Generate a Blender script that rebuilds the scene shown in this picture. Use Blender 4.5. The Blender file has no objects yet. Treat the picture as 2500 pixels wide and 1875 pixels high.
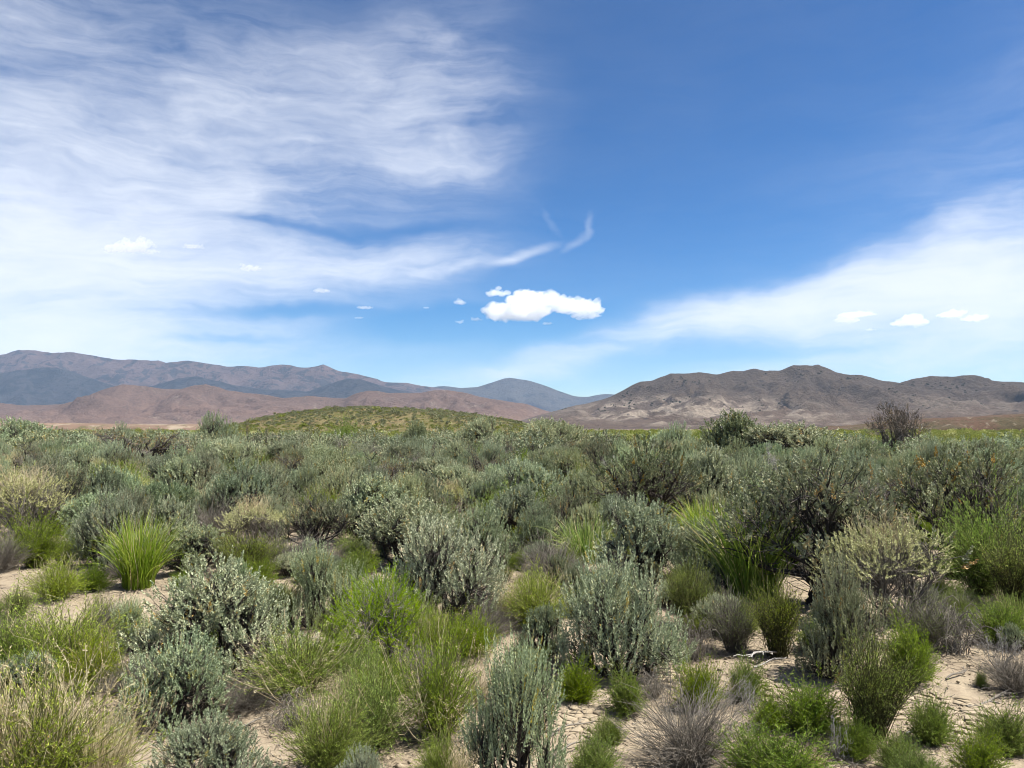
import bpy, math
import numpy as np

R = math.radians
scene = bpy.context.scene
COL = scene.collection

# ------------------------------------------------------------------ camera
W_PX, H_PX, F_PX = 2500.0, 1875.0, 1978.0        # size of the photograph, focal length in its pixels
HORIZON = 1047.0
CAM_H = 1.70
PITCH = math.atan((HORIZON - H_PX / 2) / F_PX)
cam_data = bpy.data.cameras.new('camera')
cam_data.sensor_fit = 'HORIZONTAL'
cam_data.sensor_width = 36.0
cam_data.lens = 36.0 * F_PX / W_PX
cam_data.clip_start = 0.05
cam_data.clip_end = 90000.0
cam = bpy.data.objects.new('camera', cam_data)
cam.location = (0, 0, CAM_H)
cam.rotation_euler = (R(90) + PITCH, 0, 0)
COL.objects.link(cam)
scene.camera = cam

# ------------------------------------------------------------------ light and exposure
SUN_EL, SUN_AZ = R(60), R(92)                     # azimuth clockwise from +Y (into the picture): from the right
sun_data = bpy.data.lights.new('sun', 'SUN')
sun_data.energy = 5.0
sun_data.angle = R(0.53)
sun_data.color = (1.0, 0.955, 0.89)
sun = bpy.data.objects.new('sun', sun_data)
sun.rotation_euler = (R(90) - SUN_EL, 0, -SUN_AZ + math.pi)
COL.objects.link(sun)
sun.rotation_euler = (R(90) - SUN_EL, 0, math.pi - SUN_AZ)

scene.view_settings.view_transform = 'Standard'
scene.view_settings.look = 'None'
scene.view_settings.exposure = 1.27
scene.view_settings.gamma = 1.0
scene.view_settings.use_curve_mapping = False
cy = scene.cycles
cy.max_bounces = 12
cy.diffuse_bounces = 2
cy.glossy_bounces = 1
cy.transmission_bounces = 3
cy.transparent_max_bounces = 6
cy.volume_bounces = 12
cy.use_denoising = True
cy.adaptive_threshold = 0.015
cy.filter_width = 1.0
cy.caustics_reflective = False
cy.caustics_refractive = False


class NT:
    """small helper to write node trees"""
    def __init__(self, tree):
        self.t = tree
        self.n = tree.nodes
        self.l = tree.links

    def set(self, sock, v):
        if v is None:
            return
        if isinstance(v, bpy.types.NodeSocket):
            self.l.new(v, sock)
        else:
            try:
                sock.default_value = v
            except TypeError:
                sock.default_value = tuple(v) + (1.0,)

    def math(self, op, a, b=None, c=None, clamp=False):
        n = self.n.new('ShaderNodeMath')
        n.operation = op
        n.use_clamp = clamp
        self.set(n.inputs[0], a)
        self.set(n.inputs[1], b)
        self.set(n.inputs[2], c)
        return n.outputs[0]

    def vmath(self, op, a, b=None, out=0):
        n = self.n.new('ShaderNodeVectorMath')
        n.operation = op
        self.set(n.inputs[0], a)
        if op == 'SCALE':
            self.set(n.inputs[3], b)
        else:
            self.set(n.inputs[1], b)
        return n.outputs[1] if op in ('LENGTH', 'DOT_PRODUCT', 'DISTANCE') else n.outputs[0]

    def map(self, v, loc=(0, 0, 0), rot=(0, 0, 0), scale=(1, 1, 1), typ='POINT'):
        n = self.n.new('ShaderNodeMapping')
        n.vector_type = typ
        self.set(n.inputs['Vector'], v)
        n.inputs['Location'].default_value = loc
        n.inputs['Rotation'].default_value = rot
        n.inputs['Scale'].default_value = scale
        return n.outputs[0]

    def noise(self, v, scale, detail=4, rough=0.5, lac=2.0, dist=0.0, typ='FBM', col=False):
        n = self.n.new('ShaderNodeTexNoise')
        n.noise_type = typ
        self.set(n.inputs['Vector'], v)
        self.set(n.inputs['Scale'], scale)
        n.inputs['Detail'].default_value = detail
        n.inputs['Roughness'].default_value = rough
        n.inputs['Lacunarity'].default_value = lac
        n.inputs['Distortion'].default_value = dist
        return n.outputs['Color'] if col else n.outputs['Fac']

    def smooth(self, v, a, b, lo=0.0, hi=1.0, typ='SMOOTHSTEP'):
        n = self.n.new('ShaderNodeMapRange')
        n.interpolation_type = typ
        self.set(n.inputs['Value'], v)
        n.inputs['From Min'].default_value = a
        n.inputs['From Max'].default_value = b
        n.inputs['To Min'].default_value = lo
        n.inputs['To Max'].default_value = hi
        return n.outputs['Result']

    def mix(self, fac, a, b, mode='MIX'):
        n = self.n.new('ShaderNodeMix')
        n.data_type = 'RGBA'
        n.blend_type = mode
        self.set(n.inputs[0], fac)
        for s, v in ((n.inputs[6], a), (n.inputs[7], b)):
            if isinstance(v, (tuple, list)) and len(v) == 3:
                v = tuple(v) + (1.0,)
            self.set(s, v)
        return n.outputs[2]

    def attr(self, name):
        n = self.n.new('ShaderNodeAttribute')
        n.attribute_name = name
        return n.outputs['Fac']

    def node(self, typ, **kw):
        n = self.n.new(typ)
        for k, v in kw.items():
            setattr(n, k, v)
        return n


def px_dir(px, py):
    """world direction through a point of the photograph (numpy friendly), scaled so that y = 1"""
    cx = (np.asarray(px, float) - W_PX / 2) / F_PX
    cyv = (H_PX / 2 - np.asarray(py, float)) / F_PX
    c, s = math.cos(PITCH), math.sin(PITCH)
    y = c - cyv * s
    z = s + cyv * c
    return cx / y, z / y


# ------------------------------------------------------------------ sky: Nishita with veils of cirrus
world = bpy.data.worlds.new('World')
scene.world = world
world.use_nodes = True
wt = NT(world.node_tree)
wt.n.clear()
out = wt.node('ShaderNodeOutputWorld')
bg = wt.node('ShaderNodeBackground')
bg.inputs['Strength'].default_value = 0.0585
wt.l.new(bg.outputs[0], out.inputs['Surface'])
sky = wt.node('ShaderNodeTexSky', sky_type='NISHITA')
sky.sun_disc = False
sky.sun_elevation = SUN_EL
sky.sun_rotation = SUN_AZ
sky.altitude = 1400
sky.air_density = 1.0
sky.dust_density = 0.35
sky.ozone_density = 2.2

tc = wt.node('ShaderNodeTexCoord').outputs['Generated']
sep = wt.node('ShaderNodeSeparateXYZ')
wt.l.new(wt.vmath('NORMALIZE', tc), sep.inputs[0])
az = wt.math('MULTIPLY', wt.math('ARCTAN2', sep.outputs[0], sep.outputs[1]), 180 / math.pi / 10)
el = wt.math('MULTIPLY', wt.math('ARCSINE', sep.outputs[2]), 180 / math.pi / 10)
comb = wt.node('ShaderNodeCombineXYZ')
wt.l.new(az, comb.inputs[0])
wt.l.new(el, comb.inputs[1])
uv = comb.outputs[0]                              # azimuth and elevation, tens of degrees


def px_uv(px, py):
    x, z = px_dir(px, py)
    return (math.degrees(math.atan2(x, 1.0)) / 10, math.degrees(math.atan2(z, math.hypot(x, 1.0))) / 10)


wn = wt.vmath('SUBTRACT', wt.noise(wt.map(uv, scale=(0.9, 1.6, 1)), 1.1, 4, 0.55, col=True), (0.5, 0.5, 0.5))
wn = wt.vmath('MULTIPLY', wn, (0.8, 0.36, 0.0))
uvw = wt.vmath('ADD', uv, wn)


def blob(px, py, a, b, ang=0.0, amp=1.0, soft=0.0, src=None):
    """soft ellipse round a point of the sky; a, b in photograph pixels"""
    u, v = px_uv(px, py)
    k = math.degrees(1 / F_PX) / 10
    m = wt.map(src or uvw, loc=(u, v, 0), rot=(0, 0, R(ang)), scale=(a * k, b * k, 1), typ='TEXTURE')
    return wt.smooth(wt.vmath('LENGTH', m), 1.0, soft, 0.0, amp)


def total(items):
    s = items[0]
    for i in items[1:]:
        s = wt.math('ADD', s, i)
    return s


left = total([
    blob(-200, 560, 900, 560, 0, 1.10),
    blob(700, 330, 780, 300, 14, 0.55),
    blob(1120, 330, 340, 330, 60, 0.36),
    blob(800, 420, 480, 90, 10, 0.28),
    blob(500, 690, 950, 170, 4, 0.50),
    blob(200, 40, 1000, 300, 0, 0.36),
    blob(1050, 90, 460, 170, 20, 0.16),
    blob(900, 655, 560, 75, 7, 0.55),
    blob(250, 850, 1000, 110, 0, 0.65),
    blob(560, 555, 760, 140, 2, 0.36),
])
right = total([
    blob(2050, 720, 700, 105, 10, 0.95),
    blob(2560, 690, 700, 190, 14, 0.85),
    blob(2380, 540, 560, 70, 17, 0.34),
    blob(1700, 765, 420, 75, 5, 0.60),
    blob(1330, 890, 560, 60, 11, 0.80),
    blob(2380, 850, 560, 50, 8, 0.45),
    blob(2320, 765, 640, 75, 2, 0.55),
    blob(1830, 905, 560, 42, 8, 0.50),
    blob(2480, 905, 300, 55, 10, 0.5),
    blob(2650, 350, 1000, 450, 20, 0.22),
])
soft_uv = wt.vmath('ADD', uv, wt.vmath('SCALE', wn, 0.5))
wisp = total([
    blob(1270, 625, 130, 18, 20, 0.55, src=soft_uv),
    blob(1400, 585, 60, 17, 35, 0.24, src=soft_uv),
    blob(1433, 545, 45, 15, 72, 0.20, src=soft_uv),
    blob(1345, 540, 50, 15, -62, 0.10, src=soft_uv),
    blob(1110, 655, 170, 20, 9, 0.35, src=soft_uv),
])
holes = total([
    blob(700, 545, 280, 20, -4, 0.30),
    blob(960, 565, 300, 30, 0, 0.22),
    blob(640, 770, 330, 30, 3, 0.40),
    blob(520, 830, 300, 16, 3, 0.30),
    blob(1180, 790, 480, 75, 4, 0.75),
])
# rest of the dome: the same kind of veil, wherever the camera does not look
frame_zone = blob(1250, 500, 1900, 1100, 0, 1.0, soft=0.75, src=uv)
gen = wt.smooth(wt.noise(wt.vmath('NORMALIZE', tc), 1.7, 3, 0.5), 0.42, 0.68, 0.0, 0.75)
gen = wt.math('MULTIPLY', gen, wt.math('SUBTRACT', 1.0, frame_zone))
cover = wt.math('ADD', wt.math('SUBTRACT', wt.math('ADD', left, right), holes), gen, clamp=False)
# streaks drawn out along the wind
st1 = wt.noise(wt.map(uvw, rot=(0, 0, R(-12)), scale=(0.8, 2.6, 1)), 1.2, 7, 0.58, dist=0.25)
st2 = wt.noise(wt.map(uvw, loc=(3, 7, 0), rot=(0, 0, R(-22)), scale=(0.9, 2.0, 1)), 2.4, 7, 0.60, dist=0.3)
st3 = wt.noise(wt.map(uvw, loc=(1, 2, 0), rot=(0, 0, R(-12)), scale=(0.55, 5.5, 1)), 2.6, 6, 0.62, dist=0.2)
st = wt.math('ADD', wt.math('ADD', wt.math('MULTIPLY', st1, 0.50), wt.math('MULTIPLY', st2, 0.22)), wt.math('MULTIPLY', st3, 0.28))
st = wt.smooth(st, 0.33, 0.67, -0.40, 0.42, typ='LINEAR')
dens = wt.math('ADD', cover, wt.math('MULTIPLY', st, wt.smooth(cover, 0.0, 0.5, 0.12, 1.0)))
dens = wt.smooth(dens, -0.25, 1.6, 0.0, 0.90)
dens = wt.math('ADD', dens, wt.math('MULTIPLY', wisp, wt.smooth(st, -0.5, 0.3, 0.45, 1.0)), clamp=True)
dens = wt.math('MULTIPLY', dens, wt.smooth(sep.outputs[2], -0.02, 0.03))
hs = wt.node('ShaderNodeHueSaturation')
hs.inputs['Saturation'].default_value = 1.32
hs.inputs['Value'].default_value = 0.455
gm = wt.node('ShaderNodeGamma')
gm.inputs['Gamma'].default_value = 1.38
wt.l.new(sky.outputs[0], gm.inputs['Color'])
wt.l.new(gm.outputs[0], hs.inputs['Color'])
skycol = wt.mix(dens, hs.outputs[0], (7.4, 7.65, 8.2))
wt.l.new(skycol, bg.inputs['Color'])
world.cycles.sampling_method = 'MANUAL'
world.cycles.sample_map_resolution = 512


# ------------------------------------------------------------------ numpy noise
def _hash(ix, iy, seed):
    h = (ix.astype(np.int64) * 374761393 + iy.astype(np.int64) * 668265263 + seed * 1442695041) & 0xFFFFFFFF
    h = ((h ^ (h >> 13)) * 1274126177) & 0xFFFFFFFF
    h = h ^ (h >> 16)
    return (h & 0xFFFFFF) / float(0xFFFFFF)


def vnoise(x, y, seed=0):
    x = np.asarray(x, float)
    y = np.asarray(y, float)
    ix, iy = np.floor(x), np.floor(y)
    fx, fy = x - ix, y - iy
    u = fx * fx * fx * (fx * (fx * 6 - 15) + 10)
    v = fy * fy * fy * (fy * (fy * 6 - 15) + 10)

    def g(dx, dy):
        a = _hash(ix + dx, iy + dy, seed) * 2 * math.pi
        return np.cos(a) * (fx - dx) + np.sin(a) * (fy - dy)
    n0 = g(0, 0) + u * (g(1, 0) - g(0, 0))
    n1 = g(0, 1) + u * (g(1, 1) - g(0, 1))
    return (n0 + v * (n1 - n0)) * 1.41


def fbm(x, y, oct=5, seed=0, gain=0.5, lac=2.03):
    s, a = 0.0, 1.0
    for i in range(oct):
        s = s + a * vnoise(x, y, seed + i * 17)
        x, y, a = x * lac + 13.7, y * lac - 5.3, a * gain
    return s


def ridged(x, y, oct=5, seed=0, gain=0.5, lac=2.05):
    s, a, w = 0.0, 1.0, 1.0
    for i in range(oct):
        n = 1 - np.abs(vnoise(x, y, seed + i * 31))
        n = n * n
        s = s + a * n * w
        w = np.clip(n * 1.4, 0, 1)
        x, y, a = x * lac + 3.1, y * lac + 8.8, a * gain
    return s


# ------------------------------------------------------------------ mesh helpers
def raw_mesh(name, verts, quads=None, tris=None, tone=None, smooth=False, mats=()):
    me = bpy.data.meshes.new(name)
    verts = np.ascontiguousarray(verts, np.float32)
    quads = np.zeros((0, 4), np.int32) if quads is None else np.asarray(quads, np.int32)
    tris = np.zeros((0, 3), np.int32) if tris is None else np.asarray(tris, np.int32)
    me.vertices.add(len(verts))
    me.vertices.foreach_set('co', verts.ravel())
    nl = len(quads) * 4 + len(tris) * 3
    me.loops.add(nl)
    me.loops.foreach_set('vertex_index', np.concatenate([quads.ravel(), tris.ravel()]).astype(np.int32))
    np_ = len(quads) + len(tris)
    me.polygons.add(np_)
    ls = np.concatenate([np.arange(len(quads)) * 4, len(quads) * 4 + np.arange(len(tris)) * 3]).astype(np.int32)
    me.polygons.foreach_set('loop_start', ls)
    if smooth:
        me.polygons.foreach_set('use_smooth', np.ones(np_, bool))
    if tone is not None:
        at = me.attributes.new('tone', 'FLOAT', 'POINT')
        at.data.foreach_set('value', np.ascontiguousarray(tone, np.float32))
    me.update(calc_edges=True)
    for m in mats:
        me.materials.append(m)
    return me


def link(name, data, parent=None, kind=None, label=None, category=None, group=None):
    o = bpy.data.objects.new(name, data)
    COL.objects.link(o)
    if parent is not None:
        o.parent = parent
    for k, v in (('kind', kind), ('label', label), ('category', category), ('group', group)):
        if v:
            o[k] = v
    return o


def grid_quads(nu, nv):
    i = np.arange(nu - 1)[:, None] * nv + np.arange(nv - 1)[None, :]
    i = i.ravel()
    return np.stack([i, i + nv, i + nv + 1, i + 1], 1)


def new_mat(name):
    m = bpy.data.materials.new(name)
    m.use_nodes = True
    t = NT(m.node_tree)
    t.n.clear()
    o = t.node('ShaderNodeOutputMaterial')
    return m, t, o


def principled(t, o, col, rough=0.9, spec=0.15, normal=None):
    p = t.node('ShaderNodeBsdfPrincipled')
    t.set(p.inputs['Base Color'], col if isinstance(col, bpy.types.NodeSocket) else tuple(col) + (1.0,))
    t.set(p.inputs['Roughness'], rough)
    p.inputs['Specular IOR Level'].default_value = spec
    if normal is not None:
        t.l.new(normal, p.inputs['Normal'])
    t.l.new(p.outputs[0], o.inputs['Surface'])
    return p


def bump(t, h, strength, dist):
    b = t.node('ShaderNodeBump')
    b.inputs['Strength'].default_value = strength
    b.inputs['Distance'].default_value = dist
    t.l.new(h, b.inputs['Height'])
    return b.outputs[0]


# ------------------------------------------------------------------ far terrain
def rock_material(name, low, mid, high, pale, dark, scale, pale_lo=0.60, pale_hi=0.75, pale_amt=0.6, band=None, pale_x=None, dark_lo=0.60, dark_hi=0.74, dark_amt=0.8):
    """weathered desert slope: soil tones, pale outcrops and washes, dark scrub and rock"""
    m, t, o = new_mat(name)
    geo = t.node('ShaderNodeNewGeometry')
    pos = geo.outputs['Position']
    big = t.noise(pos, 1.0 / (scale * 5), 5, 0.55)
    med = t.noise(pos, 1.0 / scale, 6, 0.6, dist=0.6)
    fin = t.noise(pos, 6.0 / scale, 4, 0.6)
    hgt = t.attr('tone')                          # 0 foot ... 1 crest
    hh = t.math('ADD', hgt, t.math('MULTIPLY', t.math('SUBTRACT', big, 0.5), 0.9))
    c = t.mix(t.smooth(hh, 0.05, 0.40), low, mid)
    c = t.mix(t.smooth(hh, 0.40, 0.80), c, high)
    c = t.mix(t.smooth(med, 0.35, 0.65, 0.0, 0.55), c, t.mix(0.5, c, dark))
    pf = t.math('MULTIPLY', t.smooth(med, pale_lo, pale_hi), pale_amt)
    if band:
        pf = t.math('MULTIPLY', pf, t.math('MULTIPLY', t.smooth(hh, band[0], band[1]), t.smooth(hh, band[3], band[2])))
    if pale_x:                                    # pale beds crop out mainly along one stretch of the range
        sx_ = t.node('ShaderNodeSeparateXYZ')
        t.l.new(pos, sx_.inputs[0])
        zone = t.math('MULTIPLY', t.smooth(sx_.outputs[0], pale_x[0], pale_x[1]), t.smooth(sx_.outputs[0], pale_x[3], pale_x[2]))
        pf = t.math('MULTIPLY', pf, t.math('ADD', 0.28, t.math('MULTIPLY', zone, 0.72)))
    c = t.mix(pf, c, pale)
    dk = t.noise(t.vmath('ADD', pos, (917.0, 331.0, 77.0)), 1.6 / scale, 5, 0.62, dist=0.8)
    df = t.math('MULTIPLY', t.smooth(dk, dark_lo, dark_hi), dark_amt)
    c = t.mix(df, c, dark)
    c = t.mix(0.62, c, t.mix(fin, (0.12, 0.12, 0.12), (0.88, 0.88, 0.88)), 'OVERLAY')
    nb = bump(t, t.noise(pos, 9.0 / scale, 7, 0.72), 1.0, scale * 0.20)
    principled(t, o, c, 0.95, 0.05, nb)
    return m


def smooth_profile(pts, xs):
    p = np.array(pts, float)
    return np.interp(xs, p[:, 0], p[:, 1])


def range_mesh(name, pts, D, front, back, n_u, n_v, seed, mat, spur=260.0, cut=0.75, rough=0.02, wob=0.06, jag=0.012, power=1.25, toe=0.0, x0=-1500, x1=4000):
    """a mountain range: crest as seen on the skyline, spurs and gullies running down its near side"""
    pxs = np.linspace(x0, x1, n_u)
    py = smooth_profile(pts, pxs)
    lx, lz = px_dir(pxs, py)
    X = lx * D
    H = np.maximum(CAM_H + lz * D, 1.0)
    H = H * (1 + jag * fbm(X / spur * 3.1, X * 0 + seed, 5, seed, 0.6))
    yr = D + wob * D * fbm(X / (spur * 6), X * 0 + 4.2, 3, seed + 5)
    tf = np.linspace(0, 1, int(n_v * 0.8)) ** 0.9
    tb = np.linspace(0, 1, n_v - len(tf) + 1)[1:]
    v = np.concatenate([(tf - 1) * front, tb * back])
    t = np.concatenate([tf, 1 - tb])
    XX = np.repeat(X[:, None], len(v), 1)
    YY = yr[:, None] + v[None, :]
    T = np.repeat(t[None, :], len(X), 0)
    # warp so that spurs wander
    wx = XX + 0.55 * spur * fbm(XX / (spur * 1.9), YY / (spur * 1.9), 3, seed + 40)
    wy = YY + 0.55 * spur * fbm(XX / (spur * 1.9) + 9, YY / (spur * 1.9), 3, seed + 50)
    r = ridged(wx / spur * 0.62, wy / (spur * 2.6), 4, seed + 60, 0.52) / 1.6
    r2 = ridged(wx / spur * 2.3 + 5, wy / (spur * 2.0), 4, seed + 80, 0.55) / 1.6
    r3 = ridged(wx / spur * 6.1 + 2, wy / (spur * 0.45), 3, seed + 90, 0.55) / 1.6
    f = fbm(wx / spur * 1.2, wy / spur * 1.2, 6, seed + 70, 0.55)
    env = np.sin(np.clip(T, 0, 1) * math.pi) ** 0.8
    Z = H[:, None] * (T ** power)
    Z = Z * (1 - cut * env * (1 - np.clip(0.60 * r + 0.28 * r2 + 0.12 * r3, 0, 1)))
    Z = Z + H[:, None] * env * rough * 6 * f
    Z = np.maximum(Z, 0) + toe
    tone = np.clip(Z / max(np.percentile(H, 85), 1), 0, 1)
    V = np.stack([XX, YY, Z], -1).reshape(-1, 3)
    V[:, 2] -= np.where(T.reshape(-1) < 0.001, 6.0, 0.0)
    me = raw_mesh(name, V, grid_quads(len(X), len(v)), tone=tone.ravel(), smooth=True, mats=[mat])
    return link(name, me, kind='structure'), (X, v, Z, YY)


LEFT = [(-1500, 905), (-900, 880), (-400, 862), (-120, 878), (0, 868), (51, 856), (85, 857), (141, 864), (195, 863), (237, 870), (294, 880), (339, 880), (396, 882), (412, 886), (461, 881),
        (509, 888), (565, 897), (605, 895), (644, 900), (701, 892), (751, 901), (785, 898), (800, 895), (842, 910), (887, 917), (927, 927), (938, 934), (994, 936), (1045, 945), (1079, 950),
        (1124, 958), (1200, 985), (1300, 1010), (1400, 1035), (1500, 1046), (4000, 1046)]
SPUR = [(-1500, 960), (-700, 930), (-300, 905), (-60, 915), (60, 896), (110, 893), (180, 915), (240, 935), (300, 950), (360, 940), (430, 922), (480, 918), (560, 938), (640, 950), (760, 958), (840, 930), (880, 926),
        (960, 950), (1100, 975), (1250, 1010), (1400, 1040), (1600, 1046), (4000, 1046)]
PEAK = [(-1500, 1046), (700, 1046), (850, 985), (950, 962), (1045, 950), (1079, 943), (1124, 948), (1164, 945), (1198, 933), (1228, 923), (1249, 919), (1284, 924), (1323, 936), (1363, 951), (1408, 966), (1440, 967), (1470, 961), (1500, 960), (1600, 972), (1800, 985), (2200, 990), (4000, 985)]
FOOT = [(-1500, 1000), (-600, 985), (-200, 990), (0, 984), (60, 990), (181, 988), (237, 971), (283, 953), (322, 941), (362, 944), (401, 950), (435, 949), (469, 940), (497, 937), (525, 944), (554, 953), (593, 958), (650, 964), (706, 974),
        (763, 968), (802, 971), (848, 974), (870, 964), (904, 956), (932, 957), (955, 962), (1034, 961), (1062, 954), (1096, 954), (1136, 960), (1175, 971), (1250, 984), (1284, 987), (1323, 1000), (1400, 1020), (1600, 1046), (4000, 1046)]
RIGHT = [(-1500, 1046), (1150, 1046), (1250, 1032), (1312, 1015), (1363, 1001), (1403, 990), (1436, 984), (1476, 974), (1499, 966), (1533, 947), (1572, 928), (1600, 926), (1646, 909), (1691, 908), (1730, 906), (1770, 910), (1809, 900),
         (1832, 902), (1860, 895), (1889, 902), (1917, 901), (1951, 888), (1975, 889), (1990, 892), (2004, 888), (2019, 895), (2041, 908), (2064, 915), (2098, 917), (2137, 929), (2182, 936), (2211, 927), (2250, 922), (2284, 923),
         (2346, 920), (2380, 932), (2414, 936), (2459, 935), (2500, 937), (2700, 925), (3000, 940), (3400, 920), (4000, 945)]

m_far = rock_material('far_range_slope', (0.085, 0.072, 0.07), (0.082, 0.064, 0.058), (0.112, 0.076, 0.066), (0.2, 0.165, 0.145), (0.018, 0.022, 0.024), 420, 0.66, 0.80, 0.35, dark_lo=0.49, dark_hi=0.58)
m_spur = rock_material('dark_spur_slope', (0.062, 0.055, 0.054), (0.044, 0.042, 0.043), (0.04, 0.039, 0.041), (0.15, 0.13, 0.115), (0.01, 0.014, 0.016), 300, 0.68, 0.82, 0.4, dark_lo=0.46, dark_hi=0.60)
m_peak = rock_material('peak_slope', (0.0903, 0.0784, 0.0665), (0.0594, 0.0546, 0.0451), (0.0642, 0.0594, 0.0499), (0.1188, 0.1045, 0.0903), (0.0214, 0.0238, 0.0228), 420, 0.66, 0.80, 0.3, dark_lo=0.52, dark_hi=0.66)
m_foot = rock_material('red_foothill_slope', (0.1896, 0.1293, 0.0970), (0.1610, 0.1049, 0.0797), (0.1360, 0.0909, 0.0706), (0.2862, 0.2307, 0.1836), (0.0608, 0.0475, 0.0429), 130, 0.58, 0.74, 0.45)
m_right = rock_material('brown_mountain_slope', (0.1285, 0.0913, 0.0671), (0.1116, 0.0836, 0.0629), (0.0866, 0.0668, 0.0515), (0.3111, 0.2573, 0.1976), (0.0325, 0.0283, 0.0252), 150, 0.42, 0.60, 0.95, band=(0.06, 0.14, 0.40, 0.62), pale_x=(250.0, 620.0, 900.0, 1700.0), dark_lo=0.60, dark_hi=0.70)

range_mesh('mountain_range', LEFT, 15000, 4500, 3500, 620, 110, 3, m_far, spur=1100, cut=0.86, rough=0.012)
range_mesh('mountain_spur', SPUR, 12500, 2600, 1500, 520, 80, 11, m_spur, spur=800, cut=0.72, rough=0.016)
range_mesh('mountain_peak', PEAK, 18000, 4200, 3500, 420, 70, 23, m_peak, spur=1500, cut=0.78, rough=0.010)
range_mesh('foothills', FOOT, 6600, 1700, 900, 800, 130, 37, m_foot, spur=330, cut=0.78, rough=0.024)
right_mtn, RM = range_mesh('mountain', RIGHT, 4900, 2000, 1100, 900, 150, 52, m_right, spur=340, cut=0.78, rough=0.018)

# ---- ground sheet
def ground_z(x, y):
    x = np.asarray(x, float)
    y = np.asarray(y, float)
    d = np.hypot(x, y)
    k = np.clip(1.2 - d / 60.0, 0.0, 1.0)
    return k * (0.10 * fbm(x / 3.1, y / 3.1, 3, 201) + 0.022 * fbm(x / 0.55, y / 0.55, 3, 211)) - 0.02


def axis(dense_lo, dense_hi, step, far_lo, far_hi, growth):
    a = list(np.arange(dense_lo, dense_hi + 1e-6, step))
    s, v = step, a[-1]
    while v < far_hi:
        s *= growth
        v += s
        a.append(min(v, far_hi))
    s, v, b = step, a[0], []
    while v > far_lo:
        s *= growth
        v -= s
        b.append(max(v, far_lo))
    return np.array(b[::-1] + a)


gx = axis(-4.4, 4.4, 0.05, -21000, 21000, 1.16)
gy = axis(2.6, 9.5, 0.05, -21000, 21000, 1.14)
GX, GY = np.meshgrid(gx, gy, indexing='ij')
GZ = ground_z(GX, GY)
near = (np.abs(GX) < 5) & (GY > 2.2) & (GY < 11)
lump = np.where(near, 0.012 * fbm(GX / 0.13, GY / 0.13, 4, 231, 0.6), 0)
gv = np.stack([GX, GY, GZ + lump], -1).reshape(-1, 3)

m_ground, t, o = new_mat('desert_soil')
pos = t.node('ShaderNodeNewGeometry').outputs['Position']
sx = t.node('ShaderNodeSeparateXYZ')
t.l.new(pos, sx.inputs[0])
n1 = t.noise(pos, 0.55, 5, 0.6)
n2 = t.noise(pos, 7.0, 6, 0.65)
n3 = t.noise(pos, 60.0, 4, 0.7)
c = t.mix(t.smooth(n1, 0.3, 0.7), (0.2489, 0.2014, 0.1349), (0.3021, 0.2508, 0.1767))
c = t.mix(t.smooth(n2, 0.42, 0.68, 0, 0.75), c, (0.2042, 0.1615, 0.1159))
c = t.mix(t.smooth(n3, 0.45, 0.8, 0, 0.5), c, (0.1377, 0.1064, 0.0798))
vor = t.node('ShaderNodeTexVoronoi', feature='DISTANCE_TO_EDGE')
t.l.new(t.vmath('ADD', pos, t.vmath('SCALE', t.noise(pos, 9.0, 3, 0.6, col=True), 0.09)), vor.inputs['Vector'])
vor.inputs['Scale'].default_value = 11.0
crack = t.smooth(vor.outputs['Distance'], 0.0, 0.045, 0.35, 1.0)
cm = t.math('MAXIMUM', crack, t.smooth(t.noise(pos, 1.1, 3, 0.5), 0.40, 0.52))
c = t.mix(cm, (0.1444, 0.1083, 0.0830), c)
far = t.math('MULTIPLY', t.smooth(sx.outputs[1], 40, 90), 1.0)
g1 = t.noise(pos, 0.035, 5, 0.6)
g2 = t.noise(pos, 0.35, 4, 0.65)
gc = t.mix(t.smooth(g1, 0.38, 0.62), (0.105, 0.112, 0.034), (0.165, 0.150, 0.065))
gc = t.mix(t.smooth(g2, 0.48, 0.68, 0, 0.8), gc, (0.060, 0.070, 0.026))
veryfar = t.smooth(sx.outputs[1], 600, 1800)
gc = t.mix(veryfar, gc, t.mix(t.smooth(t.noise(pos, 0.006, 5, 0.6), 0.4, 0.6), (0.1786, 0.1292, 0.0950), (0.1520, 0.1178, 0.0874)))
c = t.mix(far, c, gc)
hb = t.math('ADD', t.math('MULTIPLY', n3, 0.35), t.math('ADD', n2, t.math('MULTIPLY', cm, 0.9)))
principled(t, o, c, 0.95, 0.08, bump(t, hb, 0.85, 0.03))
ground = link('ground', raw_mesh('ground', gv, grid_quads(len(gx), len(gy)), smooth=True, mats=[m_ground]), kind='structure')

# ---- scrub-dotted knoll in the middle distance
KN = [(530, 1062), (565, 1050), (610, 1037), (650, 1022), (706, 1012), (791, 1000), (882, 994), (989, 1000), (1074, 1004), (1164, 1015), (1250, 1029), (1310, 1043), (1350, 1062)]
KD = 270.0


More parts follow.
